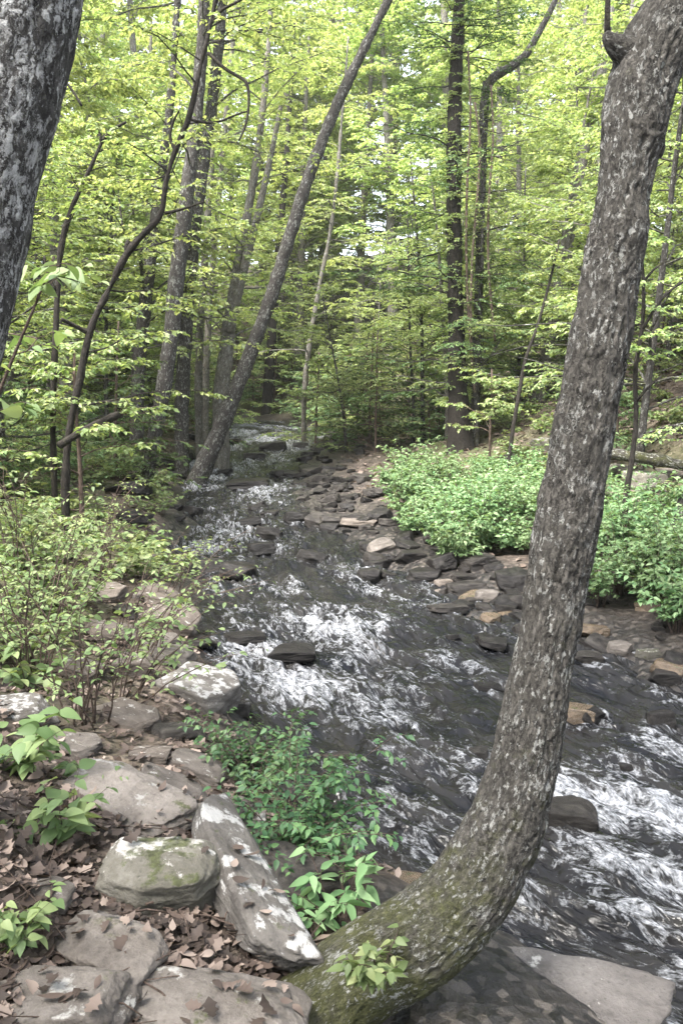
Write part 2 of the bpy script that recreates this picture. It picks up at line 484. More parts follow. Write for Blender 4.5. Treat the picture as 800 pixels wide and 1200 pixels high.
M['rock_slab'] = mat_rock('pinkish_grey_sandstone', (0.0400, 0.0352, 0.0328), (0.0784, 0.0704, 0.0656), (0.1240, 0.1128, 0.1056), lichen=.02)
M['rock_grey'] = mat_rock('grey_sandstone', (.045, .038, .033), (.112, .097, .085), (.185, .163, .145), moss=.05, lichen=.1, hi=(.3, .29, .27))
M['rock_white'] = mat_rock('lichen_sandstone', (0.0476, 0.0408, 0.0360), (0.0918, 0.0830, 0.0748), (0.1496, 0.1360, 0.1224), lichen=.52, moss=.1, hi=(.36, .352, .34))
M['rock_moss'] = mat_rock('mossy_sandstone', (0.0408, 0.0374, 0.0286), (0.0816, 0.0748, 0.0612), (0.1360, 0.1272, 0.1122), lichen=.4, moss=.42)
M['rock_dark'] = mat_rock('dark_wet_stone', (0.0066, 0.006, 0.006), (0.0165, 0.0149, 0.0143), (0.0413, 0.0374, 0.0341), .5, .13, wet=1)
M['rock_damp'] = mat_rock('damp_stone', (.010, .009, .0085), (.027, .024, .022), (.07, .063, .056), .6, .12, wet=1)
M['rock_brown'] = mat_rock('brown_wet_stone', (.04, .028, .018), (.085, .06, .038), (.14, .10, .065), .35, .5, wet=1, moss=.2)

def mat_ground():
    t = NT('forest_floor'); p = t.coord('Object')
    wet = t.attr('wet', 'Fac'); 
    dn = t.n('ShaderNodeVectorMath', operation='SCALE'); t.set(dn.inputs[0], t.noise(p, 20, 3, .6, out='Color')); dn.inputs['Scale'].default_value = .12
    pd = t.n('ShaderNodeVectorMath', operation='ADD'); t.set(pd.inputs[0], p); t.set(pd.inputs[1], dn.outputs[0])
    cell = t.vor(t.map(pd.outputs[0], (1, 1, .3)), 17, 'F1', 'Color')
    cs = t.sep(cell)
    n1 = t.noise(p, 1.3, 5, .6); n2 = t.noise(p, 30, 5, .7)
    litter = t.ramp(cs[0], [(0, (.03, .021, .017)), (.35, (.085, .062, .05)), (.7, (.15, .115, .093)), (1, (.24, .19, .155))])
    litter = t.mix(t.math('MULTIPLY', n2, .7), litter, (.03, .022, .016))
    dirt = t.ramp(n2, [(.3, (.018, .013, .01)), (.7, (.06, .046, .035))])
    col = t.mix(t.ramp(n1, [(.35, 0), (.6, 1)]), dirt, litter)
    grn = t.math('MULTIPLY', t.attr('green', 'Fac'), t.ramp(n1, [(.4, .2), (.6, .9)]))
    col = t.mix(grn, col, t.ramp(n2, [(.3, (.03, .04, .012)), (.7, (.09, .115, .035))]))
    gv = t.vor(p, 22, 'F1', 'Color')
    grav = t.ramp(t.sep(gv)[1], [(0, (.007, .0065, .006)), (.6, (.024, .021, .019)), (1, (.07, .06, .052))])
    col = t.mix(wet, col, grav)  # wet banks, and the shade painted beside the curved trunk's base
    hgt = t.math('ADD', t.math('MULTIPLY', t.vor(p, 14), .8), t.math('MULTIPLY', n2, .6))
    rough = t.math('SUBTRACT', .95, t.math('MULTIPLY', wet, .5))
    return t.done(t.bsdf(col, rough, .3, t.bump(hgt, .9, .04)))
M['ground'] = mat_ground()

def mat_water():
    t = NT('rushing_water'); fc = t.attr('fc'); fo = t.attr('foam', 'Fac')
    def ridge(scale, st, det, dist):
        n = t.noise(t.map(fc, (1, st, 1)), scale, det, .6, dist)
        return t.math('SUBTRACT', 1., t.math('MULTIPLY', t.math('ABSOLUTE', t.math('SUBTRACT', n, .5)), 3.2))
    r1 = ridge(8.5, .5, 4, 1.6); r2 = ridge(25, .55, 4, 1.3); n1 = t.noise(t.map(fc, (1, .5, 1)), 9, 6, .66, 1.5)
    n2 = t.noise(t.map(fc, (1, .6, 1)), 48, 4, .62, 1.)
    nb = t.noise(t.map(fc, (1, .5, 1)), 11, 2, .5, 1.); n3 = t.noise(t.map(fc, (1, .35, 1)), 4.2, 3, .55, .6)
    fil = t.math('ADD', t.math('MULTIPLY', r1, .50), t.math('MULTIPLY', r2, .24))
    fil = t.math('ADD', fil, t.math('ADD', t.math('MULTIPLY', t.math('SUBTRACT', n1, .5), 1.1), t.math('MULTIPLY', t.math('SUBTRACT', n2, .5), .28)))
    f = t.math('ADD', fil, t.math('MULTIPLY', fo, .75))
    mk = t.math('ADD', t.math('MULTIPLY', t.ramp(t.math('SUBTRACT', f, .25), [(.66, 0), (1.02, 1)]), .6), t.math('MULTIPLY', t.math('SUBTRACT', f, 1.2, clamp=True), .8), clamp=True)
    mk = t.math('MULTIPLY', mk, t.ramp(fo, [(.0, 0), (.12, 1)]))
    col = t.ramp(n3, [(.3, (.005, .0055, .007)), (.7, (.018, .017, .016))])
    col = t.mix(mk, col, t.mix(t.ramp(n2, [(.35, 0), (.65, 1)]), (.22, .23, .25), (.56, .57, .6)))
    hg = t.math('ADD', nb, t.math('ADD', t.math('MULTIPLY', n2, t.math('ADD', .05, t.math('MULTIPLY', mk, .6))), n3))
    ro = t.math('ADD', .03, t.math('MULTIPLY', mk, .5))
    b = t.bsdf(col, ro, .5, t.bump(hg, .65, .05), IOR=1.2)
    return t.done(b)
M['water'] = mat_water()

# ------------------------------------------------------------------ terrain
def build_ground():
    def axis(lo, hi, c, d0, gr):
        a = [c]; d = d0
        while a[-1] < hi: a.append(a[-1] + d); d *= gr
        b = [c]; d = d0
        while b[-1] > lo: b.append(b[-1] - d); d *= gr
        return np.array(b[:0:-1] + a)
    xs = axis(-75, 80, 0, .03, 1.018); ys = axis(-12, 130, 2.6, .03, 1.0125)
    X, Y = np.meshgrid(xs, ys)
    Z = H(X, Y)
    l, r = edges(Y)
    t = np.maximum(l - X, X - r)
    wet = 1 - sstep(.0, .5, np.where(l - X > X - r, l - X, (X - r) * .2) + .12 * noise(xyz(X * 2, Y * 2), 4))
    green = sstep(3, 6, Y) * sstep(.4, 1.5, l - X) * .8 + sstep(1.5, 3, X - r) * sstep(7, 3.8, X - r) * .8 + .35 * sstep(30, 45, Y)
    wet = np.maximum(wet, sstep(.02, .2, X) * sstep(3.4, 3.0, Y) * sstep(1.8, 1.4, l - X))  # not damp: crevice shade by the trunk base painted in through this mask
    ny, nx = X.shape
    idx = np.arange(nx * ny).reshape(ny, nx)
    F = np.stack([idx[:-1, :-1], idx[:-1, 1:], idx[1:, 1:], idx[1:, :-1]], -1).reshape(-1, 4)
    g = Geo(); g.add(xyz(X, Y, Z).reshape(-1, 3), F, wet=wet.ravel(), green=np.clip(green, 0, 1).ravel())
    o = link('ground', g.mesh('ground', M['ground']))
    tag(o, 'leaf strewn forest floor with a stony creek bed cutting through it', 'ground', kind='structure')
build_ground()

# foam patches (px, py, along, across, strength), stream rocks (px, py, width px)
FOAM = [(345, 522, 3.5, .9, .75), (330, 508, 4, .9, .6), (285, 545, 3, .8, .65), (325, 538, 3, .8, .6), (300, 575, 3, .9, .6), (250, 560, 2.5, .5, .7), (270, 620, 1.6, .9, .6), (240, 640, 1., .6, .6), (310, 640, 1.2, .6, .5), (330, 690, .8, .5, .5),
        (390, 735, .9, .8, .75), (300, 765, .6, .6, .7), (360, 800, .7, .7, .75), (450, 770, .9, .6, .62), (440, 830, .8, .6, .62), (510, 770, 1., .4, .5), (490, 880, .7, .5, .45),
        (435, 692, .5, .3, .6), (540, 780, .7, .5, .25), (350, 860, .4, .4, .4), (400, 640, .8, .4, .25),
        (660, 935, .4, .28, .95), (720, 945, .4, .4, .8), (790, 960, .5, .4, .85), (700, 1010, .4, .35, .75), (780, 1040, .5, .4, .75), (740, 1090, .4, .3, .6), (790, 1130, .35, .3, .5),
        (790, 880, .4, .3, .7), (730, 905, .4, .3, .6), (620, 1000, .3, .15, .5), (690, 800, .7, .4, .2), (560, 900, .4, .2, .4), (780, 815, .4, .3, .4), (640, 870, .5, .3, .2)]
SROCK = []   # (x, y, r) filled by the rocks, read by the water

# ------------------------------------------------------------------ rocks
def rock_verts(sub, dims, seed, p=14, cuts=7, jit=.22, rough=.05, strata=.02):
    r_ = np.random.default_rng(seed)
    bm = __import__('bmesh').new()
    __import__('bmesh').ops.create_icosphere(bm, subdivisions=sub, radius=1)
    D = np.array([v.co[:] for v in bm.verts]); F = np.array([[v.index for v in f.verts] for f in bm.faces]); bm.free()
    D = nrm(D)
    N = np.array([[1, 0, 0], [-1, 0, 0], [0, 1, 0], [0, -1, 0], [0, 0, 1], [0, 0, -1]], float)
    N = nrm(N + r_.normal(0, jit, N.shape) * np.array([[1, 1, .8]] * 4 + [[.5, .5, 1]] * 2))
    h = r_.uniform(.85, 1.05, 6)
    E = nrm(r_.normal(0, 1, (cuts, 3)) * np.array([1, 1, .55])); he = r_.uniform(.95, 1.2, cuts)
    N = np.concatenate([N, E]); h = np.concatenate([h, he])
    q = np.maximum(D @ N.T, 1e-6) / h
    rad = (q ** p).sum(1) ** (-1 / p)
    V = D * rad[:, None]
    s = r_.uniform(0, 90)
    n = fbm(V * 1.6 + s, 4, seed % 97)
    n2 = fbm(V * 5 + s, 3, seed % 89 + 3)
    st = np.sign(noise(xyz(V[:, 0] * .6, V[:, 1] * .6, V[:, 2] * 4 + s), 5)) * strata
    V = V + D * (rough * n + rough * .35 * n2 + st)[:, None]
    return V * np.array(dims)[None] * .5, F

def rock_mesh(name, sub, dims, seed, mat, **kw):
    V, F = rock_verts(sub, dims, seed, **kw)
    g = Geo(); g.add(V, F)
    return g.mesh(name, mat)

ROCKT = {}
def rock_copy_mesh(mat, k):
    key = (mat, k % 7)
    if key not in ROCKT:
        ROCKT[key] = rock_mesh('stone_shape', 5, (1, 1, 1), 100 + (k % 7) * 13, M[mat], p=34, cuts=9, jit=.2, rough=.05, strata=.006)
    return ROCKT[key]

def rock(px, py, w, hr, mat, label, cat='rock', name='rock', group=None, water=False, lr=.75, yaw=None, tilt=(0, 0), sink=.35, k=None, P=None):
    """rock seen at pixel centre (px, py), w px wide; hr height/width, lr depth/width"""
    P = hit(px, py, water) if P is None else np.asarray(P)
    W = w * dep(P) / FPX
    k = rng.integers(0, 7) if k is None else k
    o = link(name, rock_copy_mesh(mat, int(k)))
    o.scale = (W, W * lr, W * hr)
    o.rotation_euler = (tilt[0], tilt[1], rng.uniform(-.35, .35) if yaw is None else yaw)
    o.location = (P[0], P[1], P[2] + W * hr * (.5 - sink))
    tag(o, label, cat, group)
    if water: SROCK.append((P[0], P[1], W * .5))
    return o

creek = 'rocks standing in the rushing water'
bar = 'dark stones of the rocky bar'
lb = 'sandstone rocks on the near bank'
# --- in the stream
rock(320, 527, 34, .42, 'rock_dark', 'black wet rock in the white riffle at the far end of the creek', group=creek, water=True)
rock(299, 537, 26, .4, 'rock_dark', 'small black rock just downstream of the far riffle, beside a bigger one', group=creek, water=True)
rock(353, 524, 18, .5, 'rock_dark', 'small dark rock where the far riffle spills white beside the bar', group=creek, water=True)
rock(275, 520, 22, .4, 'rock_dark', 'dark rock along the far creek edge behind the leaning trunk', group=creek, water=True)
rock(292, 568, 52, .18, 'rock_dark', 'long low black ledge lying across the creek beside the leaning tree', group=creek, water=True)
rock(330, 556, 26, .3, 'rock_dark', 'low dark stone between the long black ledge and the bar', group=creek, water=True)
rock(350, 611, 36, .5, 'rock_dark', 'rounded black rock standing in calm water off the tip of the bar', group=creek, water=True)
rock(386, 622, 26, .55, 'rock_dark', 'black pointed rock between the rounded rock and the bar edge', group=creek, water=True)
rock(250, 664, 32, .45, 'rock_dark', 'dark rock half hidden by hanging leaves near the left bank', group=creek, water=True)
rock(345, 768, 54, .26, 'rock_dark', 'flat black rock ringed by white water in mid creek', group=creek, water=True, sink=.3)
rock(288, 748, 46, .3, 'rock_dark', 'smooth wet rock with water sliding over it close to the bank slabs', group=creek, water=True, sink=.5)
rock(432, 676, 32, .45, 'rock_dark', 'dark rock at the outer edge of the bar above a small white spill', group=creek, water=True)
rock(525, 716, 46, .22, 'rock_damp', 'flat grey slab resting at the water edge in front of the bar', group=creek, water=True, sink=.2, lr=.6)
rock(672, 840, 48, .5, 'rock_brown', 'brown wet boulder standing in the creek just right of the curved trunk', 'boulder', 'boulder', creek, True)
rock(772, 850, 30, .95, 'rock_dark', 'upright dark rock in the creek near the right edge', group=creek, water=True)
rock(668, 962, 66, .48, 'rock_damp', 'wet boulder with white water pouring over its upstream side', 'boulder', 'boulder', creek, True, sink=.4)
rock(735, 900, 26, .4, 'rock_dark', 'small dark rock just breaking the foam downstream of the upright rock', group=creek, water=True)
rock(570, 805, 34, .3, 'rock_dark', 'low dark rock in the smooth dark run beside the curved trunk', group=creek, water=True, sink=.5)
rock(397, 893, 34, .5, 'rock_damp', 'damp rock behind the low leafy shrub at the water edge', group=creek, water=True)
rock(560, 886, 26, .5, 'rock_dark', 'dark rock peeping out behind the middle of the curved trunk', group=creek, water=True)
rock(690, 772, 34, .3, 'rock_damp', 'flat damp stone in the shallows right of the curved trunk', group=creek, water=True)
rock(725, 762, 30, .5, 'rock_grey', 'pale grey rounded stone at the shallow far edge of the creek', group=creek, water=True)
rock(761, 770, 32, .45, 'rock_moss', 'yellowish mossy stone at the shallow far edge below the herbs', group=creek, water=True)
rock(780, 797, 34, .5, 'rock_dark', 'dark rock in the shallows near the right edge above the upright rock', group=creek, water=True)
rock(478, 1040, 56, .4, 'rock_brown', 'rusty brown wet rock at the water edge behind the bend of the curved trunk', group=creek, water=True)
rock(448, 1055, 60, .4, 'rock_damp', 'damp flat rock under the pointed leaf plant at the water edge', group=creek, water=True)
# --- notable bar rocks
rock(420, 614, 44, .2, 'rock_tan', 'tan flat slab on top of the rocky bar', group=bar)
rock(447, 645, 36, .4, 'rock_grey', 'blue grey tilted slab at the edge of the bar', group=bar, tilt=(.25, -.25))
rock(482, 655, 34, .4, 'rock_dark', 'dark block on the bar below the green herbs', group=bar)
rock(497, 676, 42, .32, 'rock_dark', 'broad black slab low on the bar beside the tan stone', group=bar)
rock(510, 698, 40, .3, 'rock_tan', 'pale tan wedge of stone at the lower end of the bar', group=bar)
rock(520, 686, 22, .5, 'rock_tan', 'small pale stone sitting behind the tan wedge of the bar', group=bar)
rock(545, 690, 44, .3, 'rock_damp', 'long damp slab just below the herbs at the lower end of the bar', group=bar)
rock(570, 702, 32, .5, 'rock_grey', 'rounded grey stone under the overhanging herbs left of the curved trunk', group=bar)
rock(592, 716, 26, .5, 'rock_damp', 'small damp stone tucked close against the curved trunk, below the herbs', group=bar)
rock(458, 615, 30, .4, 'rock_damp', 'damp rock between the tan flat slab and the herbs', group=bar)
rock(400, 585, 30, .3, 'rock_damp', 'thin slab topping the upper heap of the bar', group=bar)
# --- far right bank
rock(757, 573, 48, .6, 'rock_moss', 'mossy rounded boulder below the fallen log', 'boulder', 'boulder', 'boulders on the right bank')
rock(702, 583, 34, .5, 'rock_grey', 'grey boulder beside the curved trunk, below the fallen log', 'boulder', 'boulder', 'boulders on the right bank')
rock(785, 560, 30, .5, 'rock_grey', 'small grey boulder beyond the mossy boulder at the right edge', 'boulder', 'boulder', 'boulders on the right bank')
rock(775, 598, 40, .4, 'rock_damp', 'dark flat boulder at the foot of the leaning trunk on the right', 'boulder', 'boulder', 'boulders on the right bank')
rock(728, 605, 30, .4, 'rock_damp', 'low dark stone peeping over the herbs under the mossy boulder', 'boulder', 'boulder', 'boulders on the right bank')
rock(715, 555, 30, .4, 'rock_damp', 'damp stone directly under the fallen log', 'boulder', 'boulder', 'boulders on the right bank')
# --- near bank
rock(204, 733, 66, .32, 'rock_tan', 'tan slab tipped toward the water, highest of the bank slabs', 'slab', 'stone_slab', lb, tilt=(.15, .25), sink=.2)
rock(192, 772, 62, .28, 'rock_grey', 'grey flat slab below the tan tipped slab on the bank', 'slab', 'stone_slab', lb, tilt=(.1, .15), sink=.2)
rock(226, 756, 44, .2, 'rock_damp', 'thin dark slab overhanging the water by the tan tipped slab', 'slab', 'stone_slab', lb, sink=.1)
rock(234, 818, 92, .38, 'rock_white', 'whitish tan boulder at the water edge, largest of the rocks below the twiggy shrubs', 'boulder', 'boulder', lb, tilt=(.1, .25), sink=.25, yaw=-.3)
rock(158, 790, 50, .5, 'rock_tan', 'tan block behind the bare brown stems', 'rock', 'rock', lb, sink=.25)
rock(132, 745, 60, .3, 'rock_tan', 'buff slab among the stems high on the bank', 'slab', 'stone_slab', lb, tilt=(.1, .2), sink=.25)
rock(20, 838, 70, .35, 'rock_white', 'whitish rock in the leaf litter at the left edge', 'rock', 'rock', lb, sink=.35)
rock(120, 700, 60, .3, 'rock_tan', 'pinkish slab showing through the twiggy shrub', 'slab', 'stone_slab', lb, sink=.25)
rock(208, 865, 60, .4, 'rock_damp', 'damp dark rock under the whitish tan boulder', 'rock', 'rock', lb, sink=.3)
rock(175, 890, 50, .35, 'rock_tan', 'small tan rock above the long flat slab of the bank', 'rock', 'rock', lb, sink=.3)

for (px, py, w, hr, lr, tl, mat, lab) in ((150, 845, 80, .2, .6, (.05, .2), 'rock_tan', 'tan flat slab stepping down beside the whitish tan boulder'), (235, 905, 70, .25, .6, (.1, .25), 'rock_grey', 'grey angular slab at the water edge under the fine leaved shrub'),
        (85, 880, 70, .25, .6, (.05, .1), 'rock_grey', 'grey slab showing through leaves near the broad leaved plant'), (185, 705, 60, .25, .6, (.1, .2), 'rock_tan', 'small tan slab at the water just upstream of the tan tipped slab'),
        (165, 660, 50, .3, .7, (.1, .1), 'rock_damp', 'damp block of stone at the water edge under the leaning bush'), (245, 790, 50, .25, .6, (.05, .25), 'rock_damp', 'dark wet slab in the shallows above the whitish tan boulder'),
        (200, 935, 90, .2, .6, (.05, .3), 'rock_grey', 'tilted grey slab between the long flat slab and the fine leaved shrub'), (95, 790, 60, .3, .6, (.1, .1), 'rock_tan', 'pale tan slab under the bare brown stems'),
        (285, 1035, 50, .3, .7, (0, .2), 'rock_damp', 'small damp stone beside the upper end of the long pale slab'), (60, 1050, 60, .3, .7, (.1, .1), 'rock_grey', 'grey stone half buried in dead leaves left of the mossy block')):
    rock(px, py, w, hr, mat, lab, 'slab', 'stone_slab', lb, lr=lr, tilt=tl, sink=.2, yaw=rng.uniform(-.6, .1))

def hero_rock(name, label, P, dims, rot, mat, seed, cat='rock', group='foreground rocks at the foot of the curved tree', **kw):
    kw = dict(dict(p=34, rough=.055, strata=.018, cuts=10), **{k: v for k, v in kw.items() if k != 'p'})
    o = link(name, rock_mesh(name, 6, dims, seed, M[mat], **kw)); o.location = P; o.rotation_euler = rot
    return tag(o, label, cat, group)

P = hit(183, 1058)
hero_rock('rock', 'squarish block with white lichen on top and a mossy green face', P + [0, .05, .075], (.42, .27, .20), (R(8), R(6), R(-6)), 'rock_moss', 3, jit=.14, p=18)
A, B = hit(248, 1005), hit(325, 1138)
d = B - A; c = (A + B) / 2
hero_rock('stone_slab', 'long pale slab propped against the base of the curved trunk', c + [0, 0, .125], (np.linalg.norm(d) * 1.12, .27, .17),
          (R(-22), R(6), math.atan2(d[1], d[0])), 'rock_white', 8, 'slab', jit=.1, p=20)
hero_rock('stone_slab', 'flat grey slab between the long pale slab and the leafy shrub', hit(262, 978) + [0, 0, .03], (.36, .3, .15), (R(6), R(14), R(-30)), 'rock_grey', 21, 'slab', jit=.12, p=18)
hero_rock('stone_slab', 'long flat slab half covered by dead leaves uphill of the mossy block', hit(148, 945) + [0, 0, .03], (.66, .38, .15), (R(2), R(9), R(-32)), 'rock_grey', 33, 'slab', jit=.12, p=18)
hero_rock('boulder', 'big flat pinkish grey boulder at the water edge under the curved trunk', at(600, 1152, 2.62) + [0, 0, -.17], (1.06, .40, .34), (R(4), R(3), R(-9)), 'rock_slab', 40, 'boulder', jit=.12, p=18)
hero_rock('stone_slab', 'grey slab sunk in litter in front of the mossy block', hit(128, 1118) + [0, 0, .01], (.38, .22, .14), (R(4), R(4), R(-30)), 'rock_grey', 52, 'slab', jit=.14, p=18)
hero_rock('stone_slab', 'broad grey slab along the bottom edge below the dead leaves', hit(240, 1195) + [0, 0, .0], (.60, .27, .2), (R(4), R(4), R(-8)), 'rock_grey', 64, 'slab', jit=.12, p=18)
hero_rock('stone_slab', 'brownish slab at the bottom left corner', hit(55, 1190) + [0, 0, -.01], (.46, .3, .2), (R(2), R(-3), R(6)), 'rock_grey', 77, 'slab', jit=.14, p=18)
hero_rock('boulder', 'dark boulder behind the leafy shrub and the long pale slab', hit(345, 1050) + [0, .05, -.03], (.36, .3, .26), (R(6), R(4), R(20)), 'rock_damp', 81, 'boulder')

hero_rock('rock', 'dark rock added as painted shade under the curved trunk beside the flat pinkish boulder', at(500, 1205, 2.42) + [0, 0, -.1], (.42, .22, .22), (R(4), R(5), R(10)), 'rock_dark', 91)  # dark stone standing in for the shaded front of the flat boulder
hero_rock('rock', 'dark rock in the bottom right corner below the flat pinkish boulder', at(690, 1235, 2.5) + [0, 0, -.1], (.5, .26, .22), (R(4), R(5), R(-10)), 'rock_damp', 95)
def stream_rocks(n, yr, wr, label, group, ur):
    for _ in range(n):
        y = rng.uniform(*yr); l, r = edges(y); u = rng.uniform(*ur); x = l + (r - l) * u
        w = rng.uniform(*wr); hh = rng.uniform(.3, .5)
        o = link('rock', rock_copy_mesh('rock_dark', int(rng.integers(7)))); o.scale = (w, w * rng.uniform(.6, .9), w * hh)
        o.rotation_euler = (rng.normal(0, .12), rng.normal(0, .12), rng.uniform(-.6, .6)); o.location = (x, y, float(zw(y)) + w * hh * .12)
        tag(o, label, 'rock', group); SROCK.append((x, y, w * .5))
stream_rocks(9, (17, 30), (.15, .4), 'dark wet rock in the stepped cascade of the far creek', 'rocks of the far cascade', (.05, .95))
stream_rocks(10, (9.5, 17), (.2, .45), 'dark wet rock breaking the surface in the middle reach of the creek', 'rocks of the middle reach', (.05, .7))
stream_rocks(9, (4.4, 7.4), (.14, .3), 'small dark rock half awash in the near rapids right of the curved trunk', 'rocks of the near rapids', (.62, .95))

# --- many small stones
def scatter(n, xr, yr, mats, wr, label, group, name='stone', cat='stone', test=None, hr=(.25, .55), zf=None):
    k = 0; tries = 0
    while k < n and tries < n * 60:
        tries += 1
        x, y = rng.uniform(*xr), rng.uniform(*yr)
        if test and not test(x, y): continue
        w = rng.uniform(*wr) if wr[1] < 2 * wr[0] else wr[0] * (wr[1] / wr[0]) ** (rng.uniform() ** 1.6)
        hh = rng.uniform(*hr)
        o = link(name, rock_copy_mesh(mats[rng.integers(len(mats))], int(rng.integers(7))))
        o.scale = (w, w * rng.uniform(.6, .9), w * hh); o.rotation_euler = (rng.normal(0, .15), rng.normal(0, .15), rng.uniform(0, 6.28))
        z = gz(x, y)
        o.location = (x, y, max(z, float(zw(y)) - .12 * w) + w * hh * .2)
        tag(o, label, cat, group); k += 1
def on_bar(x, y):
    l, r = edges(y); t = x - r
    return -.25 < t < (1.35 if y > 8.2 else .7)
scatter(170, (-1.4, 2.6), (7.6, 19), ['rock_dark', 'rock_dark', 'rock_damp'], (.12, .5), 'dark slabby stone heaped with others on the rocky bar', bar, test=on_bar)
scatter(70, (1.2, 6), (4.6, 8.6), ['rock_dark', 'rock_damp', 'rock_damp', 'rock_brown'], (.09, .34), 'wet stone at the shallow edge below the herbs', 'stones at the far edge of the creek', test=lambda x, y: -.3 < x - edges(y)[1] < 1.1)
scatter(34, (-2, 1), (19, 33), ['rock_dark', 'rock_dark', 'rock_damp'], (.2, .6), 'dark boulder lining the far reach of the creek', 'rocks lining the far reach of the creek', test=lambda x, y: -.1 < x - edges(y)[1] < 1.6)
scatter(36, (-6.5, -2.5), (11, 36), ['rock_dark', 'rock_dark', 'rock_damp'], (.25, .8), 'dark rock along the far left bank under the leaning tree', 'rocks along the far left bank', test=lambda x, y: -.3 < edges(y)[0] - x < .9)
scatter(34, (-2.4, .1), (4.3, 10), ['rock_tan', 'rock_grey', 'rock_damp', 'rock_damp'], (.09, .3), 'loose stone among the twigs and slabs of the near bank', 'loose stones on the near bank', test=lambda x, y: -.1 < edges(y)[0] - x < .9)
scatter(30, (3.0, 9), (8.2, 17), ['rock_damp', 'rock_damp', 'rock_moss'], (.2, .6), 'stone strewn over the right bank beyond the herbs', 'stones beyond the herbs', test=lambda x, y: 2.6 < x - edges(y)[1] < 6)

# ------------------------------------------------------------------ water
def build_water():
    ys = [1.4]
    while ys[-1] < 58: ys.append(ys[-1] + max(.012, .0042 * ys[-1]))
    ys = np.array(ys); nu = 340
    u = np.linspace(0, 1, nu)
    l, r = edges(ys); l = l - .45; r = r + .6
    X = l[:, None] + (r - l)[:, None] * u[None]; Y = np.repeat(ys[:, None], nu, 1)
    cx = (l + r) / 2
    s = np.r_[0, np.cumsum(np.hypot(np.diff(cx), np.diff(ys)))]
    S = np.repeat(s[:, None], nu, 1)
    # true flow coordinate: shear lines so that streaks run along the banks
    LT = X - cx[:, None]
    foam = np.zeros_like(X)
    zone_ = fbm(xyz(LT * .9, S * .35), 3, 91)
    foam = foam + np.clip(.25 + .34 * zone_, .04, .58) * (.75 + .5 * sstep(9, 14, Y))
    ang = np.arctan2(np.gradient(cx), np.gradient(ys))
    for px, py, a, b, st in FOAM:
        p = hit(px, py, True)
        k = np.argmin(np.abs(ys - p[1])); th = ang[k]
        dx, dy = X - p[0], Y - p[1]
        al = dx * np.sin(th) + dy * np.cos(th); ac = dx * np.cos(th) - dy * np.sin(th)
        foam = np.maximum(foam, .9 * st * np.exp(-((al / a) ** 2 + (ac / b) ** 2)))
    bul = np.zeros_like(X)
    for (x0, y0, r0) in SROCK:
        k = np.argmin(np.abs(ys - y0)); th = ang[k]
        dx, dy = X - x0, Y - y0
        al = dx * np.sin(th) + dy * np.cos(th); ac = dx * np.cos(th) - dy * np.sin(th)   # al>0 upstream
        nearr = np.exp(-((np.hypot(al, ac) - r0 * 1.05) / (r0 * .45)) ** 2)
        wake = np.where(al < 0, np.exp(al / (r0 * 3.2)), 0) * np.exp(-(ac / (r0 * (.75 + .12 * -al / r0).clip(.6))) ** 2)
        foam = np.maximum(foam, np.maximum(.42 * nearr, .5 * wake) * (1 if y0 < 9 else .8))
        bul += .1 * r0 * np.exp(-(((al - r0 * 1.1) / (r0 * .5)) ** 2 + (ac / r0) ** 2)) - .1 * r0 * wake
    q = xyz(LT, S * .55)
    rg = 1 - np.abs(fbm(q * 2.4, 3, 41)) * 1.6
    ch = fbm(q * np.array([7, 6, 1]) + .25 * np.stack([rg, rg, 0 * rg], -1), 3, 51)
    rap = np.clip(foam * 1.3, 0, 1)
    amp = .018 + .05 * rap
    far = np.clip(7 / Y, .35, 1.)
    Z = zw(Y) + amp * (rg - .55) + (.017 + .022 * rap) * ch + bul + .03 * noise(q * .9, 61)
    foam = np.clip(foam + .22 * rap * (rg - .55) + .05 * ch * (foam > .02), 0, 1)
    edge = np.minimum(X - l[:, None], r[:, None] - X)
    Z = Z - .12 * (1 - sstep(0, .3, edge))
    # slope of the ripples: a finer displacement with distance-limited wavelength
    wv = 1 - np.abs(noise(q * np.array([8.5, 5.5, 1]) + .5 * ch[..., None], 77)) * 2
    w2 = 1 - np.abs(noise(q * np.array([17, 12, 1]) + .8 * ch[..., None], 78)) * 2
    act = np.clip(.55 + .6 * noise(xyz(LT * .7, S * .3), 93) + .7 * rap, .25, 1.3)
    Z += act * (.02 * wv * (1 + .05 * Y) + .009 * w2)
    foam = np.clip(foam + .10 * act * np.clip(wv - .35, 0, 1) * sstep(.02, .2, foam), 0, 1)
    idx = np.arange(X.size).reshape(X.shape)
    F = np.stack([idx[:-1, :-1], idx[:-1, 1:], idx[1:, 1:], idx[1:, :-1]], -1).reshape(-1, 4)
    g = Geo(); g.add(xyz(X, Y, Z).reshape(-1, 3), F, fc=xyz(LT, S).reshape(-1, 3), foam=foam.ravel())
    tag(link('creek_water', g.mesh('creek_water', M['water'])), 'dark creek water rushing down in white riffles', 'water', kind='structure')
build_water()

# ------------------------------------------------------------------ hero trees
def px_path(pts, Y0, Y1=None):
    """pts (px, py, width px) -> world points & radii; depth runs Y0..Y1 along the list"""
    n = len(pts); Y1 = Y0 if Y1 is None else Y1
    P = np.array([at(a, b, Y0 + (Y1 - Y0) * k / max(n - 1, 1)) for k, (a, b, w) in enumerate(pts)])
    r = np.array([w * dep(p) / FPX / 2 for p, (a, b, w) in zip(P, pts)])
    return P, r

def bark_disp(amp, f=1.):
    def fn(tc, L):
        p = tc * np.array([1, 1, .25]) * f
        n = 1 - np.abs(fbm(p * 26, 2, 3)) * 1.4
        b = fbm(tc * 4.5, 3, 8)
        return amp * (n - .5) + amp * 2.2 * b
    return fn

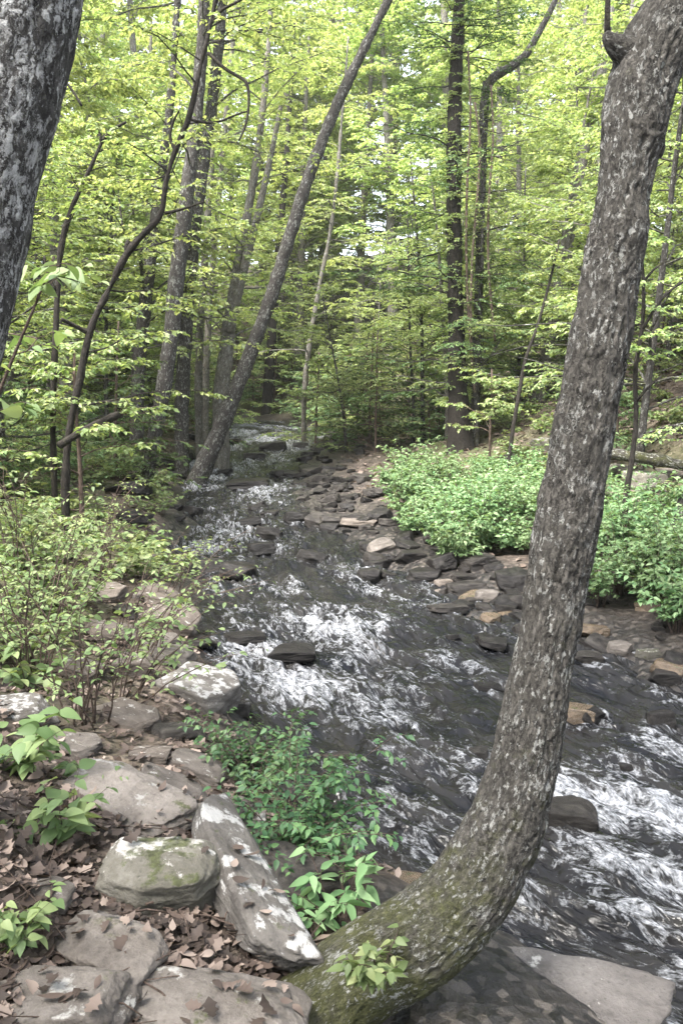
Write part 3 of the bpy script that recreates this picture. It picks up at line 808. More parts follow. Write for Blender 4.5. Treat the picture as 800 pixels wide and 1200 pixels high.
def make_tree(name, label, pts, Y0, Y1=None, bark='bark_mid', crown=None, cat='tree', group=None, sides=14, step=.12, branches=(), disp=.008, base_ext=.3, leafmat='leaf_mid', top_ext=0., ivy=0, slim=.82):
    P, r = px_path(pts, Y0, Y1); r = r * slim
    d = nrm(P[0] - P[1]); 
    low = max(base_ext, P[0][2] - gz(P[0][0], P[0][1]) + .12)
    if base_ext: P = np.vstack([P[0] + np.array([d[0] * .5 * base_ext, d[1] * .5 * base_ext, -low]), P]); r = np.r_[r[0] * 1.15, r]
    if top_ext:
        d = nrm(P[-1] - P[-2]); P = np.vstack([P, P[-1] + d * top_ext]); r = np.r_[r, r[-1] * .45]
    base = P[0].copy()
    root = empty(name, base, label, cat, group)
    tp, tr = resample(P, r, step)
    g = Geo(); tubes(g, tp - base, tr, sides, bark_disp(disp) if disp else None)
    gb, gl = Geo(), Geo()
    for b in branches:
        bp, br = px_path(b[0], *b[1])
        bp, br = resample(bp, br, step * .6)
        g1 = Geo(); tubes(g1, bp - base, br, 8); link('bough', g1.mesh('bough', M[bark]), root)
    link('trunk', g.mesh('trunk', M[bark]), root)
    if crown:
        c = dict(h0=.35, h1=.98, n=20, L=2.0, nt=12, twl=.8, nl=20, ls=.09, el=(5, 45), droop=.4, az=None, tmpl=LEAF4, gap=0., K=7)
        c.update(crown)
        LP, LR, L = limbs_on(tp - base, tr, c['h0'], c['h1'], c['n'], (lambda h: c['L'] * (1.15 - .6 * h)), c['el'], c['az'], c['K'])
        tubes(gb, LP, LR, 5)
        sprays(gb, gl, LP, LR, c['nt'], np.minimum(L * .4, c['twl']), c['nl'], c['ls'], c['tmpl'], gap=c['gap'])
    if ivy:
        gi = Geo(); LP, LR, L = limbs_on(tp - base, tr, .12, .95, ivy, (lambda h: .34 + 0 * h), (-40, 60))
        sprays(None, gi, LP, LR, 5, L * .8, 9, .065, LEAF4, u0=.35)
        link('climbing_leaves', gi.mesh('climbing_leaves', M['leaf_mid'], False), root)
    if gl.n: link('crown', gl.absorb(gb).mesh('crown', [M[leafmat], M[bark]], False), root)
    return root

def base_Y(px, py):
    return float(hit(px, py)[1])

# foreground: the curved tree
def high_crown(root, base, P, r, n, L, leafmat, bark):
    tp, tr = resample(P - base, r, .2)
    g = Geo(); tubes(g, tp, tr, 14, bark_disp(.008), h0=4); link('upper_trunk', g.mesh('upper_trunk', M[bark]), root)
    gb, gl = Geo(), Geo()
    LP, LR, LL = limbs_on(tp, tr, .35, .99, n, (lambda h: L * (1.2 - .6 * h)), (5, 45))
    tubes(gb, LP, LR * 1.6, 6)
    sprays(gb, gl, LP, LR, 14, np.minimum(LL * .4, .9), 18, .1, LEAF4, gap=.2)
    link('crown', gl.absorb(gb).mesh('crown', [M[leafmat], M[bark]], False), root)

def curved_tree():
    pts = [(352, 1215, 128), (372, 1185, 108), (420, 1140, 106), (488, 1104, 112), (545, 1055, 106), (587, 985, 98), (613, 900, 92), (632, 800, 86),
           (651, 690, 82), (673, 560, 82), (699, 420, 80), (721, 290, 77), (736, 190, 77), (747, 110, 84), (772, 45, 92), (815, -15, 90), (860, -70, 84), (900, -130, 80)]
    Y0 = base_Y(372, 1185)
    P, r = px_path(pts, Y0 - .02, Y0 + .55); r = r * np.interp(np.arange(len(r)), [0, 2, 5, 7, 12, 17], [1.08, 1, .9, .83, .83, .92])
    tp, tr = resample(P, r, .006)
    base = P[0].copy()
    root = empty('tree', base, 'lichen spotted tree whose trunk curves up from the mossy base between the boulders', 'tree')
    def fn(tc, L):
        q = tc * np.array([1, 1, .22])
        w = .012 * fbm(tc * 14, 2, 31)[..., None]
        n = 1 - np.abs(fbm((q + w) * 42, 3, 3)) * 1.5
        b = fbm(tc * 4.5, 3, 8)
        f = fbm(tc * 90, 2, 14)
        return .0075 * (n - .5) + .011 * b + .0014 * f
    g = Geo(); tubes(g, tp - base, tr, 150, fn)
    trunk = link('trunk', g.mesh('trunk', M['bark_hero']), root)
    # broken branch stub and its thin twig
    sp, sr = resample(np.array([at(745, 66, Y0 + .42), at(726, 56, Y0 + .41), at(714, 47, Y0 + .4), at(709, 38, Y0 + .4)]), np.array([.058, .042, .027, .012]), .008)
    g = Geo(); tubes(g, sp - base, sr, 28, bark_disp(.003), h0=4)
    link('branch_stub', g.mesh('branch_stub', M['bark_hero']), root)
    tw = [(711, 44, 8), (711, 20, 7), (712, -15, 6), (716, -60, 5)]
    bp, br = px_path(tw, Y0 + .40); bp, br = resample(bp, br, .03)
    g = Geo(); tubes(g, bp - base, br, 8)
    link('twig', g.mesh('twig', M['bark_dark']), root)
    bp = at(768, 172, Y0 + .43)
    V, F = rock_verts(4, (.06, .07, .09), 5, p=3, rough=.1)
    g = Geo(); g.add(V + bp - base, F, tc=V, hh=np.full(len(V), 3.))
    link('burl', g.mesh('burl', M['bark_hero']), root)
    top = tp[-1]; d = nrm(tp[-1] - tp[-30])
    high_crown(root, base, np.array([top - d * .1, top + d * .6, top + d * 1.2 + [0, 0, .7], top + d * 1.6 + [0, 0, 2.2], top + d * 1.8 + [0, 0, 4.2]]), np.array([tr[-1] * 1.01, .12, .1, .07, .03]), 46, 3.2, 'leaf_mid', 'bark_hero')
curved_tree()

def near_left_tree():
    pts = [(-150, 930, 140), (-120, 640, 128), (-60, 385, 122), (-34, 280, 120), (-12, 185, 120), (12, 95, 118), (28, 5, 122), (40, -60, 118), (55, -140, 110)]
    P, r = px_path(pts, 2.55, 2.75)
    P[0][2] = gz(P[0][0], P[0][1]) - .05
    tp, tr = resample(P, r, .008); base = P[0].copy()
    root = empty('tree', base, 'pale lichen covered trunk at the upper left edge, closest to the viewer', 'tree')
    def fn(tc, L):
        q = tc * np.array([1, 1, .3])
        n = 1 - np.abs(fbm(q * 30, 3, 6)) * 1.5
        return .004 * (n - .5) + .012 * fbm(tc * 4, 3, 9)
    g = Geo(); tubes(g, tp - base, tr, 120, fn)
    link('trunk', g.mesh('trunk', M['bark_pale']), root)
    top = tp[-1]; d = nrm(tp[-1] - tp[-30])
    high_crown(root, base, np.array([top - d * .1, top + d * .8, top + d * 1.6 + [0, 0, .6], top + d * 2.2 + [-.2, -.2, 2.5], top + d * 2.6 + [-.3, -.4, 5.5]]), np.array([tr[-1] * 1.01, .16, .13, .09, .03]), 50, 3.6, 'leaf_mid', 'bark_pale')
near_left_tree()

cr_far = dict(h0=.2, h1=.98, n=34, L=3.2, nt=12, twl=1.0, nl=20, ls=.11)
Y = base_Y(230, 572)
make_tree('tree', 'grey trunk leaning out over the creek from the far left bank', [(226, 577, 34), (234, 556, 28), (262, 495, 23), (283, 440, 21), (305, 385, 20), (330, 310, 19), (350, 240, 18), (375, 170, 17), (400, 110, 15), (425, 60, 13), (455, 0, 12), (478, -50, 10)],
          Y, Y + .6, 'bark_mid', dict(h0=.55, h1=.99, n=28, L=3.0, nt=12, twl=.9, nl=18, ls=.09), top_ext=7, leafmat='leaf_far')
Y = base_Y(172, 562)
make_tree('tree', 'thick straight grey trunk on the left bank beside the leaning tree', [(171, 564, 26), (186, 492, 27), (199, 410, 29), (207, 330, 32), (215, 260, 29), (224, 190, 26), (232, 120, 24), (237, 50, 22), (241, -30, 20)],
          Y, Y + .3, 'bark_mid', dict(h0=.3, h1=.99, n=30, L=3.0, nt=12, twl=.9, nl=18, ls=.09), top_ext=7, slim=.62)
make_tree('tree', 'slimmer grey trunk standing just behind the thick straight trunk', [(212, 470, 20), (224, 300, 19), (238, 190, 18), (250, 110, 16), (258, 40, 14), (264, -30, 12)],
          Y + 3, Y + 3.2, 'bark_mid', cr_far, top_ext=3, leafmat='leaf_far')
make_tree('tree', 'greyish trunk between the crooked dark tree and the thick straight trunk', [(160, 512, 20), (163, 410, 18), (174, 330, 19), (180, 270, 16), (190, 200, 13), (200, 120, 11), (206, 40, 9), (210, -30, 8)],
          Y + 2, Y + 2.4, 'bark_mid', cr_far, top_ext=2)
make_tree('tree', 'thin straight pole of a tree behind the thick straight trunk', [(232, 440, 11), (237, 340, 10), (244, 250, 9), (250, 150, 8), (255, 60, 7)], 21, 21.5, 'bark_far', cr_far, top_ext=3, leafmat='leaf_far')
make_tree('tree', 'thin pole tree close beside the other pole, leaning slightly right', [(240, 450, 10), (247, 340, 9), (254, 250, 8), (264, 150, 7), (272, 60, 6)], 23, 23.5, 'bark_far', cr_far, top_ext=3, leafmat='leaf_far')
make_tree('tree', 'brownish forked trunk behind the middle of the leaning tree', [(258, 470, 24), (266, 400, 21), (275, 340, 18), (283, 290, 15), (293, 235, 12), (302, 180, 10), (312, 90, 8), (318, 0, 7)],
          20, 20.6, 'bark_far', cr_far, branches=[([(268, 390, 12), (282, 330, 11), (300, 260, 9), (316, 190, 7), (330, 120, 5)], (20, 20.4))], top_ext=2, leafmat='leaf_far')
make_tree('tree', 'short dark trunk upstream between the leaning tree and the thin slanted pole', [(312, 480, 15), (317, 420, 14), (321, 350, 12), (328, 280, 10), (336, 180, 8), (342, 80, 6)], 40, 40.5, 'bark_dark', cr_far, top_ext=2, leafmat='leaf_far')
make_tree('tree', 'thin slanted pole standing over the far end of the creek', [(356, 450, 7), (366, 380, 7), (376, 325, 6), (386, 280, 5), (394, 220, 5), (402, 120, 4)], 27, 27.5, 'bark_far', dict(cr_far, n=22), top_ext=2, leafmat='leaf_far')
Y = base_Y(538, 528)
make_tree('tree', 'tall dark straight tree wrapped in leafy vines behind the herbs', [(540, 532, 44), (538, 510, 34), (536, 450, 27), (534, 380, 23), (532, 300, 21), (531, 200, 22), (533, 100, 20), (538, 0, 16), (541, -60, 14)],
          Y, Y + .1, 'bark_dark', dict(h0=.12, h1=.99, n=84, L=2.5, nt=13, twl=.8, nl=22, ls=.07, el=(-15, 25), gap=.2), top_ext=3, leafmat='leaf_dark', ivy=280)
make_tree('tree', 'vine hung grey trunk with a broken arm reaching to the upper right', [(556, 500, 14), (559, 400, 13), (562, 300, 13), (564, 200, 13), (567, 120, 13), (570, 96, 12)],
          Y + 1.2, Y + 1.2, 'bark_mid', dict(h0=.3, h1=.95, n=20, L=1.4, nt=10, twl=.6, nl=18, ls=.075, gap=.3), leafmat='leaf_mid', ivy=160,
          branches=[([(568, 108, 11), (575, 92, 11), (592, 82, 10), (606, 74, 10), (618, 62, 9), (627, 45, 8), (640, 22, 7), (655, -10, 6)], (Y + 1.2, Y + 1.0))])
make_tree('tree', 'slanting grey trunk rising behind the curved tree from the right slope', [(620, 508, 18), (638, 425, 16), (655, 340, 15), (672, 250, 14), (686, 170, 12), (702, 90, 10), (718, 0, 9)], 21, 21.5, 'bark_far', cr_far, top_ext=3, leafmat='leaf_far')
make_tree('sapling', 'thin dark sapling leaning between the tall dark tree and the curved tree', [(597, 525, 6), (606, 470, 6), (616, 415, 5), (628, 388, 4), (644, 330, 4), (655, 280, 3)], 14, 14.3, 'bark_dark', dict(n=9, L=1.0, nt=8, twl=.5, nl=14, ls=.08, h0=.5), cat='sapling', disp=.0, sides=8)
make_tree('sapling', 'crooked thin sapling right of the curved tree with bare forked twigs', [(733, 578, 9), (739, 545, 8), (746, 490, 7), (742, 435, 7), (753, 385, 6), (754, 330, 5), (749, 280, 4), (752, 230, 3)], 9.6, 9.9, 'bark_dark',
          dict(n=12, L=.8, nt=8, twl=.4, nl=12, ls=.07, h0=.5), cat='sapling', disp=0., sides=8,
          branches=[([(753, 385, 4), (770, 355, 3), (790, 335, 3), (812, 325, 2)], (9.7, 9.8)), ([(745, 470, 4), (760, 452, 3), (775, 440, 2)], (9.6, 9.5)), ([(754, 330, 3), (765, 315, 3), (780, 306, 2)], (9.8, 9.9))])
make_tree('tree', 'slim grey trunk on the slope just right of the curved tree', [(722, 528, 12), (724, 470, 11), (727, 400, 10), (731, 300, 9), (734, 200, 8), (738, 80, 7)], 17, 17.4, 'bark_far', cr_far, top_ext=2, leafmat='leaf_mid')
make_tree('tree', 'mossy slanted trunk leaning out of the frame at the right edge beside the herbs', [(783, 662, 32), (794, 625, 28), (808, 580, 27), (830, 510, 26), (860, 420, 24), (900, 300, 22)], 9.3, 9.5, 'bark_mid', None)
make_tree('tree', 'grey trunk on the brown slope near the right edge', [(776, 450, 12), (786, 400, 12), (797, 350, 11), (808, 300, 10), (820, 200, 9)], 22, 22, 'bark_far', cr_far, top_ext=2, leafmat='leaf_mid')
Yc = 9.2
make_tree('tree', 'dark crooked tree zigzagging up the left side with bare bent branches', [(76, 528, 12), (94, 445, 10), (103, 396, 10), (112, 370, 9), (128, 340, 9), (146, 300, 9), (166, 276, 9), (191, 253, 9), (193, 216, 8), (205, 176, 8), (222, 140, 8), (232, 90, 7), (247, 30, 6), (256, -20, 5)],
          Yc, Yc, 'bark_dark', dict(n=16, L=1.5, nt=9, twl=.6, nl=14, ls=.075, h0=.25, el=(-5, 30)), disp=.004, sides=10, step=.05,
          branches=[([(244, 62, 4), (262, 80, 4), (280, 90, 4), (291, 97, 4), (292, 125, 3), (288, 148, 3), (280, 165, 2)], (Yc, Yc - .2)), ([(247, 28, 4), (258, 12, 4), (275, 4, 3), (300, -10, 3)], (Yc, Yc)),
                    ([(150, 296, 7), (148, 288, 7), (152, 282, 6)], (Yc, Yc)), ([(193, 250, 4), (215, 245, 3), (240, 236, 2)], (Yc, Yc)), ([(103, 390, 6), (85, 380, 5), (72, 374, 4)], (Yc, Yc - .2)),
                    ([(205, 176, 4), (198, 160, 4), (203, 142, 3), (210, 130, 2)], (Yc, Yc)), ([(222, 140, 3), (250, 146, 3), (280, 133, 2), (292, 130, 2)], (Yc, Yc))])
make_tree('tree', 'slender dark tree forking at its top at the left beside the pale trunk', [(62, 520, 9), (63, 450, 9), (66, 380, 8), (70, 290, 8), (85, 240, 7), (105, 200, 6), (120, 165, 6), (127, 152, 4)],
          9.9, 10, 'bark_dark', dict(n=14, L=1.3, nt=9, twl=.6, nl=14, ls=.075, h0=.3, el=(-5, 30)), disp=.003, sides=10, step=.05,
          branches=[([(120, 165, 5), (132, 152, 4), (148, 143, 3)], (9.9, 9.8)), ([(119, 166, 4), (116, 154, 4), (112, 148, 3)], (9.9, 9.9)), ([(64, 340, 4), (56, 320, 4), (52, 300, 3)], (9.9, 9.9)), ([(96, 124, 3), (85, 105, 3), (72, 90, 3)], (9.9, 9.9))])

for k, (a, b, c) in enumerate((((556, 120), (560, 220), (552, 420)), ((575, 100), (572, 230), (580, 400)), ((548, 60), (546, 220), (556, 460)))):
    bp, br = px_path([(a[0], a[1], 2.5), ((a[0] + b[0]) / 2 + 5, (a[1] + b[1]) / 2, 2.5), (b[0], b[1], 3), ((b[0] + c[0]) / 2 - 5, (b[1] + c[1]) / 2, 3), (c[0], c[1], 3)], Y - .5 + .1 * k)
    bp, br = resample(bp, br, .1); g = Geo(); tubes(g, bp - bp[-1], br, 6)
    gl = Geo(); sprays(None, gl, (bp - bp[-1])[None, ::4], None, 60, np.array([.3]), 7, .06, LEAF4, u0=.05)
    root = empty('vine', tuple(bp[-1]), ['leafy vine hanging close against the vine hung grey trunk', 'leafy vine dangling on the far side of the vine hung grey trunk', 'longest leafy vine hanging between the tall dark tree and the grey trunk'][k], 'vine')
    link('stem', g.mesh('stem', M['twig']), root); link('foliage', gl.mesh('foliage', M['leaf_mid'], False), root)

# fallen wood
def log(name, label, pts, Y0, Y1, mat, cat='log', sides=14, disp=.008):
    P, r = px_path(pts, Y0, Y1); tp, tr = resample(P, r, .05); base = P[0].copy()
    g = Geo(); tubes(g, tp - base, tr, sides, bark_disp(disp))
    o = link(name, g.mesh(name, M[mat]), None, base); tag(o, label, cat)
log('fallen_log', 'grey fallen log lying across the right bank beyond the herbs', [(700, 528, 15), (730, 534, 15), (765, 538, 14), (800, 545, 14), (840, 552, 12)], 12.2, 11.8, 'wood_grey')
log('fallen_branch', 'dark fallen bough propped on the left bank below the crooked tree', [(70, 522, 9), (95, 506, 10), (120, 494, 10), (138, 486, 8)], 8.8, 9.6, 'bark_dark', 'branch', 10, .004)

# ------------------------------------------------------------------ background woods
def wood_template(h, n, L, ls, leafmat, bark, r0, h0, nt=14, nl=24, el=(0, 50), lean=.05, gap=.25, twl=1.1):
    t = np.linspace(0, 1, 9)
    P = np.stack([lean * h * t ** 1.5 + .12 * np.cumsum(rng.normal(0, .5, 9)) * .4, .12 * np.cumsum(rng.normal(0, .5, 9)) * .4, h * t - .4], 1)
    r = r0 * (1 - .8 * t) + .01; r[0] *= 1.4
    tp, tr = resample(P, r, .35)
    g, gb, gl = Geo(), Geo(), Geo()
    tubes(g, tp, tr, 10)
    LP, LR, LL = limbs_on(tp, tr, h0, .99, n, (lambda q: L * (1.2 - .75 * q)), el)
    tubes(gb, LP, LR, 4)
    sprays(gb, gl, LP, LR, nt, np.minimum(LL * .42, twl), nl, ls, LEAF4, gap=gap)
    return [('trunk', g.mesh('trunk', M[bark])), ('crown', gl.absorb(gb).mesh('crown', [M[leafmat], M[bark]], False))]

T_far = [wood_template(17, 84, 4.2, .17, 'leaf_far', 'bark_far', .2, .12), wood_template(20, 90, 4.6, .18, 'leaf_far', 'bark_far', .26, .2),
         wood_template(13, 74, 3.6, .16, 'leaf_far', 'bark_far', .13, .08, lean=.12)]
T_mid = [wood_template(8, 52, 2.6, .08, 'leaf_mid', 'bark_mid', .06, .1, lean=.1, twl=.8), wood_template(6, 46, 2.2, .075, 'leaf_mid', 'bark_mid', .045, .08, lean=.15, twl=.7),
         wood_template(9, 52, 2.6, .08, 'leaf_far', 'bark_mid', .06, .15, lean=.08, twl=.8)]
T_bright = [wood_template(3, 30, 1.6, .11, 'leaf_far', 'twig', .03, .03, nt=10, nl=18, el=(5, 50), twl=.7, gap=0), wood_template(4.5, 34, 2.0, .11, 'leaf_far', 'twig', .04, .03, nt=11, nl=18, el=(0, 45), twl=.7, gap=0)]
T_shrub = [wood_template(2.6, 26, 1.4, .085, 'leaf_mid', 'twig', .03, .02, nt=9, nl=16, el=(5, 50), twl=.6, gap=0), wood_template(1.8, 24, 1.2, .08, 'leaf_herb', 'twig', .02, .02, nt=9, nl=16, el=(10, 60), twl=.5, gap=0),
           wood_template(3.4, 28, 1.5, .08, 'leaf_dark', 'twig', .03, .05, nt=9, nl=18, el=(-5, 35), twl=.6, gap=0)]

def plant_copy(T, name, x, y, label, cat, group, s=1., rz=None):
    o = empty(name, (x, y, gz(x, y)), label, cat, group)
    o.rotation_euler = (0, 0, rng.uniform(0, 6.28) if rz is None else rz); o.scale = (s, s, s * rng.uniform(.9, 1.1))
    for n, me in T: link(n, me, o)
    return o

def zone(n, xr, yr, T, name, label, cat, group, mind, sr=(.8, 1.2), test=None):
    pts = []; tries = 0
    while len(pts) < n and tries < 4000:
        tries += 1
        x, y = rng.uniform(*xr), rng.uniform(*yr)
        if abs(x) > .5 * y + 3: continue
        if test and not test(x, y): continue
        if any((x - a) ** 2 + (y - b) ** 2 < mind ** 2 for a, b in pts): continue
        T_ = T[rng.integers(len(T))]; sc_ = rng.uniform(*sr)
        if T is T_far: sc_ *= np.clip((.40 * y + 2.5 - .6 * max(gz(x, y), 0)) / 16, .5, 1.3)
        pts.append((x, y)); plant_copy(T_, name, x, y, label, cat, group, sc_)
def off_creek(m):
    def f(x, y):
        l, r = edges(y); return x < l - m or x > r + m
    return f
zone(22, (-26, -2), (17, 46), T_far, 'tree', 'slender sunlit tree of the far woods on the left slope, merging into its neighbours', 'tree', 'trees of the far woods on the left slope', 2.6, test=lambda x, y: x < edges(y)[0] - 2)
zone(24, (0, 28), (20, 46), T_far, 'tree', 'slender sunlit tree of the far woods on the right slope, merging into its neighbours', 'tree', 'trees of the far woods on the right slope', 2.6, test=lambda x, y: x > edges(y)[1] + 2.5)
zone(34, (-34, 34), (44, 72), T_far, 'tree', 'distant sunlit tree at the head of the valley, one among many alike', 'tree', 'trees at the head of the valley', 3.5, (.9, 1.3))
zone(17, (-10, -3.4), (9.5, 25), T_mid, 'young_tree', 'small understory tree with layered leaves on the left bank', 'tree', 'understory trees on the left bank', 1.7, (.7, 1.1), test=lambda x, y: x < edges(y)[0] - 1.2)
zone(19, (1.5, 13), (11, 28), T_mid, 'young_tree', 'small understory tree with layered leaves on the right slope', 'tree', 'understory trees on the right slope', 1.8, (.7, 1.1), test=lambda x, y: x > edges(y)[1] + 2.5 and not (y < 18 and 470 < 400 + 942 * x / y < 660))
zone(22, (-12, 4), (22, 44), T_mid, 'young_tree', 'small understory tree overhanging the far reach of the creek', 'tree', 'understory trees by the far reach', 1.8, (.7, 1.1), test=off_creek(.8))
zone(15, (-8, -2.2), (7.5, 20), T_shrub, 'shrub', 'leafy shrub in the thicket along the left bank', 'shrub', 'shrubs of the left bank thicket', .9, (.6, 1.), test=lambda x, y: .9 < edges(y)[0] - x < 5)
zone(34, (-12, 8), (21, 46), T_shrub, 'shrub', 'leafy shrub crowding the far bend of the creek', 'shrub', 'shrubs at the far bend', 1.1, (.8, 1.3), test=off_creek(.3))
for x, y in ((-4.5, 47), (-1.5, 45), (.8, 42), (-3, 52), (2.6, 47), (-6.5, 50), (-.4, 56), (-2.2, 41)):
    plant_copy(T_far[rng.integers(3)], 'tree', x, y, 'sunlit tree closing the view straight up the creek', 'tree', 'trees closing the view up the creek', rng.uniform(.9, 1.15))
zone(14, (2, 12), (13, 26), T_shrub, 'shrub', 'leafy shrub on the slope behind the herbs', 'shrub', 'shrubs behind the herbs', 1.3, (.6, 1.), test=lambda x, y: 3.4 < x - edges(y)[1] < 9)

for x, y, sc_ in ((-6, -3.5, .8), (-3.2, -8, .9), (3.6, -7, .8), (-9, 2, .7), (-1, -4.2, .6), (9.5, -2, .8)):  # unseen trees, added so that their shade dims the foreground
    plant_copy(T_far[rng.integers(3)], 'tree', x, y, 'unseen leafy tree added behind the viewpoint to shade the near bank', 'tree', 'unseen shade trees added behind the viewpoint', sc_)
for x, y, s_ in ((-.9, 27, 1.3), (.2, 25, 1.2), (-.3, 31, 1.4), (-1.6, 36.5, 1.5), (.9, 22, 1.), (-5.2, 30, 1.2), (-4.9, 25.5, 1.1), (-3.4, 40.5, 1.5), (-4.6, 42, 1.5)):
    plant_copy(T_shrub[rng.integers(3)], 'shrub', x, y, 'bushy shrub hanging over the far reach of the creek', 'shrub', 'shrubs hanging over the far reach', s_)

for x, y, s_ in ((-4.2, 44, 1.3), (-2.5, 40.5, 1.1), (-1.6, 43.5, 1.3), (-.6, 39, 1.1), (.4, 34, .9), (-6, 48, 1.4), (1.2, 38, 1.1), (-3.4, 48, 1.3), (1.6, 30, .9), (-5.6, 37, .9), (-5.4, 32, .8), (2.2, 26, .8), (-.3, 33.2, .7)):
    plant_copy(T_bright[rng.integers(2)], 'shrub', x, y, 'bright green bush filling the view where the creek bends away', 'shrub', 'bright bushes at the bend', s_)

# ------------------------------------------------------------------ herbs and near plants
def herb_template(n, h, L, ls, mat, spread=.5, tmpl=LEAF8, nt=7, nl=7, K=6, sep_=False, u0=.3):
    a = rng.uniform(0, 6.28, n); t = np.linspace(0, 1, K)
    out = rng.uniform(.2, 1, n) * spread
    b = np.stack([np.cos(a), np.sin(a), np.zeros(n)], 1)
    LP = b[:, None] * (.08 * spread + out[:, None] * t[None] ** 1.6)[..., None]
    hh = h * rng.uniform(.6, 1.1, n)
    LP[:, :, 2] = hh[:, None] * (t[None] - .12 * t[None] ** 3) - .04
    LP += np.cumsum(rng.normal(0, .02, LP.shape), 1) * h
    LR = (.0022 + .004 * h * rng.uniform(.6, 1, n))[:, None] * (1 - .7 * t)[None]
    g, gl = Geo(), Geo()
    tubes(g, LP, LR, 5)
    sprays(g, gl, LP, LR, nt, np.full(n, L), nl, ls, tmpl, flat=.4, droop=.3, u0=u0, twr=.0018)
    return [('stems', g.mesh('stems', M['twig'])), ('foliage', gl.mesh('foliage', M[mat]))]

T_herb = [herb_template(16, .75, .22, .07, 'leaf_herb', nt=9, nl=9), herb_template(15, .6, .22, .075, 'leaf_herb', .45, nt=9, nl=9), herb_template(18, .9, .24, .065, 'leaf_herb', .55, nt=9, nl=9)]
def herb_spot(px, py):
    return hit(px, py)
spots = []
zoneA = lambda x, y: 1.2 < x - edges(y)[1] < 3.6
for n, xr, yr, lab, grp in ((50, (.9, 3.9), (9.4, 15.5), 'pale green leafy herb in the mound between the rocky bar and the curved trunk', 'herbs in the mound left of the curved trunk'),
                            (52, (2.5, 7), (6.3, 12.5), 'pale green leafy herb in the patch between the curved trunk and the right edge', 'herbs in the patch right of the curved trunk')):
    k = 0; tr_ = 0
    while k < n and tr_ < 3000:
        tr_ += 1
        x, y = rng.uniform(*xr), rng.uniform(*yr)
        t = x - edges(y)[1]
        if not ((.5 if y > 9 else .42) < t < 3.7): continue
        if any((x - a) ** 2 + (y - b) ** 2 < .29 ** 2 for a, b in spots): continue
        spots.append((x, y)); k += 1
        plant_copy(T_herb[rng.integers(3)], 'herb', x, y, lab, 'plant', grp, rng.uniform(.7, 1.05))

def single(T, name, P, label, cat, s=1., rz=0., group=None):
    o = empty(name, tuple(P), label, cat, group); o.rotation_euler = (0, 0, rz); o.scale = (s, s, s)
    for n, me in T: link(n, me, o)
    return o
# low leafy shrub by the water
single(herb_template(17, .5, .3, .04, 'leaf_fine', .66, nt=13, nl=11, u0=.15), 'shrub', hit(335, 990), 'low fine leaved shrub at the water edge above the long pale slab', 'shrub')
single(herb_template(13, .45, .28, .04, 'leaf_fine', .55, nt=13, nl=11, u0=.15), 'shrub', hit(300, 920), 'fine leaved shrub farther up the bank, touching the low shrub and the whitish boulder', 'shrub')
single(herb_template(7, .34, .11, .085, 'leaf_herb', .3, tmpl=LEAFP, nt=7, nl=3), 'plant', hit(395, 1085), 'small plant with long pointed leaves beside the base of the curved trunk', 'plant')
# ferny sprig on the trunk
single(herb_template(8, .14, .05, .045, 'leaf_near', .12, tmpl=LEAFB, nt=6, nl=4), 'sprig', at(445, 1140, base_Y(372, 1185) - .16), 'bright green sprig growing on the mossy side of the curved trunk', 'plant')
# broad leaved plants at the left
for (px, py, s, lab) in ((20, 905, 1.0, 'broad leaved plant with drooping leaves at the left edge below the whitish rock'), (75, 985, .8, 'low broad leaved plant growing out of the dead leaves just uphill of the mossy block'),
                         (40, 810, 1.0, 'plant with wide flat leaves at the left edge above the whitish rock'), (110, 925, .7, 'small broad leaved seedling beside the long flat slab'), (25, 1100, .5, 'tiny seedling in the dead leaves of the lower left')):
    single(herb_template(6, .38, .12, .10, 'leaf_near', .3, tmpl=LEAFB, nt=6, nl=3), 'plant', hit(px, py), lab, 'plant', s, rng.uniform(0, 6))
# twiggy shrub on the bank
def stem_shrub(px, py, label, n, h, spread, leafmat, ls, nl, nt=8, az=None, keep=.6):
    P = hit(px, py); root = empty('shrub', tuple(P), label, 'shrub')
    t = np.linspace(0, 1, 9); gl = Geo()
    for k in range(n):
        a = rng.uniform(*(az or (0, 6.28))); o = spread * rng.uniform(.3, 1); hh = h * rng.uniform(.6, 1.1)
        LP = np.stack([np.cos(a) * o * t ** 1.4 + rng.normal(0, .06), np.sin(a) * o * t ** 1.4 + rng.normal(0, .06), hh * (t - .25 * t ** 3) - .05], 1)
        LP += np.cumsum(rng.normal(0, .012, LP.shape), 0) * h
        g = Geo(); tubes(g, LP, .006 * (1 - .75 * t), 6)
        sprays(g, gl, LP[None], None, nt, np.array([.34]), nl, ls, LEAF8, u0=.3, twr=.0022, keep=keep)
        link('stem', g.mesh('stem', M['twig']), root)
    link('foliage', gl.mesh('foliage', M[leafmat]), root)
stem_shrub(105, 850, 'twiggy shrub with bare brown stems in front of the bank slabs', 12, 1.15, .5, 'leaf_near', .05, 8, keep=.35)
stem_shrub(150, 830, 'thin stemmed bush arching toward the water above the whitish boulder', 9, 1.0, .8, 'leaf_near', .055, 9, az=(-.6, 1.2), keep=.5)
stem_shrub(60, 745, 'light green leafy bush along the left edge below the fallen bough', 13, 1.4, .8, 'leaf_near', .045, 9, keep=.5)
stem_shrub(120, 680, 'light green bush leaning over the creek beside the thick straight trunk', 13, 1.3, .9, 'leaf_near', .045, 10, keep=.55)
stem_shrub(30, 690, 'tall leafy bush at the left edge in front of the slender dark tree', 11, 1.9, .8, 'leaf_near', .06, 9, keep=.6)

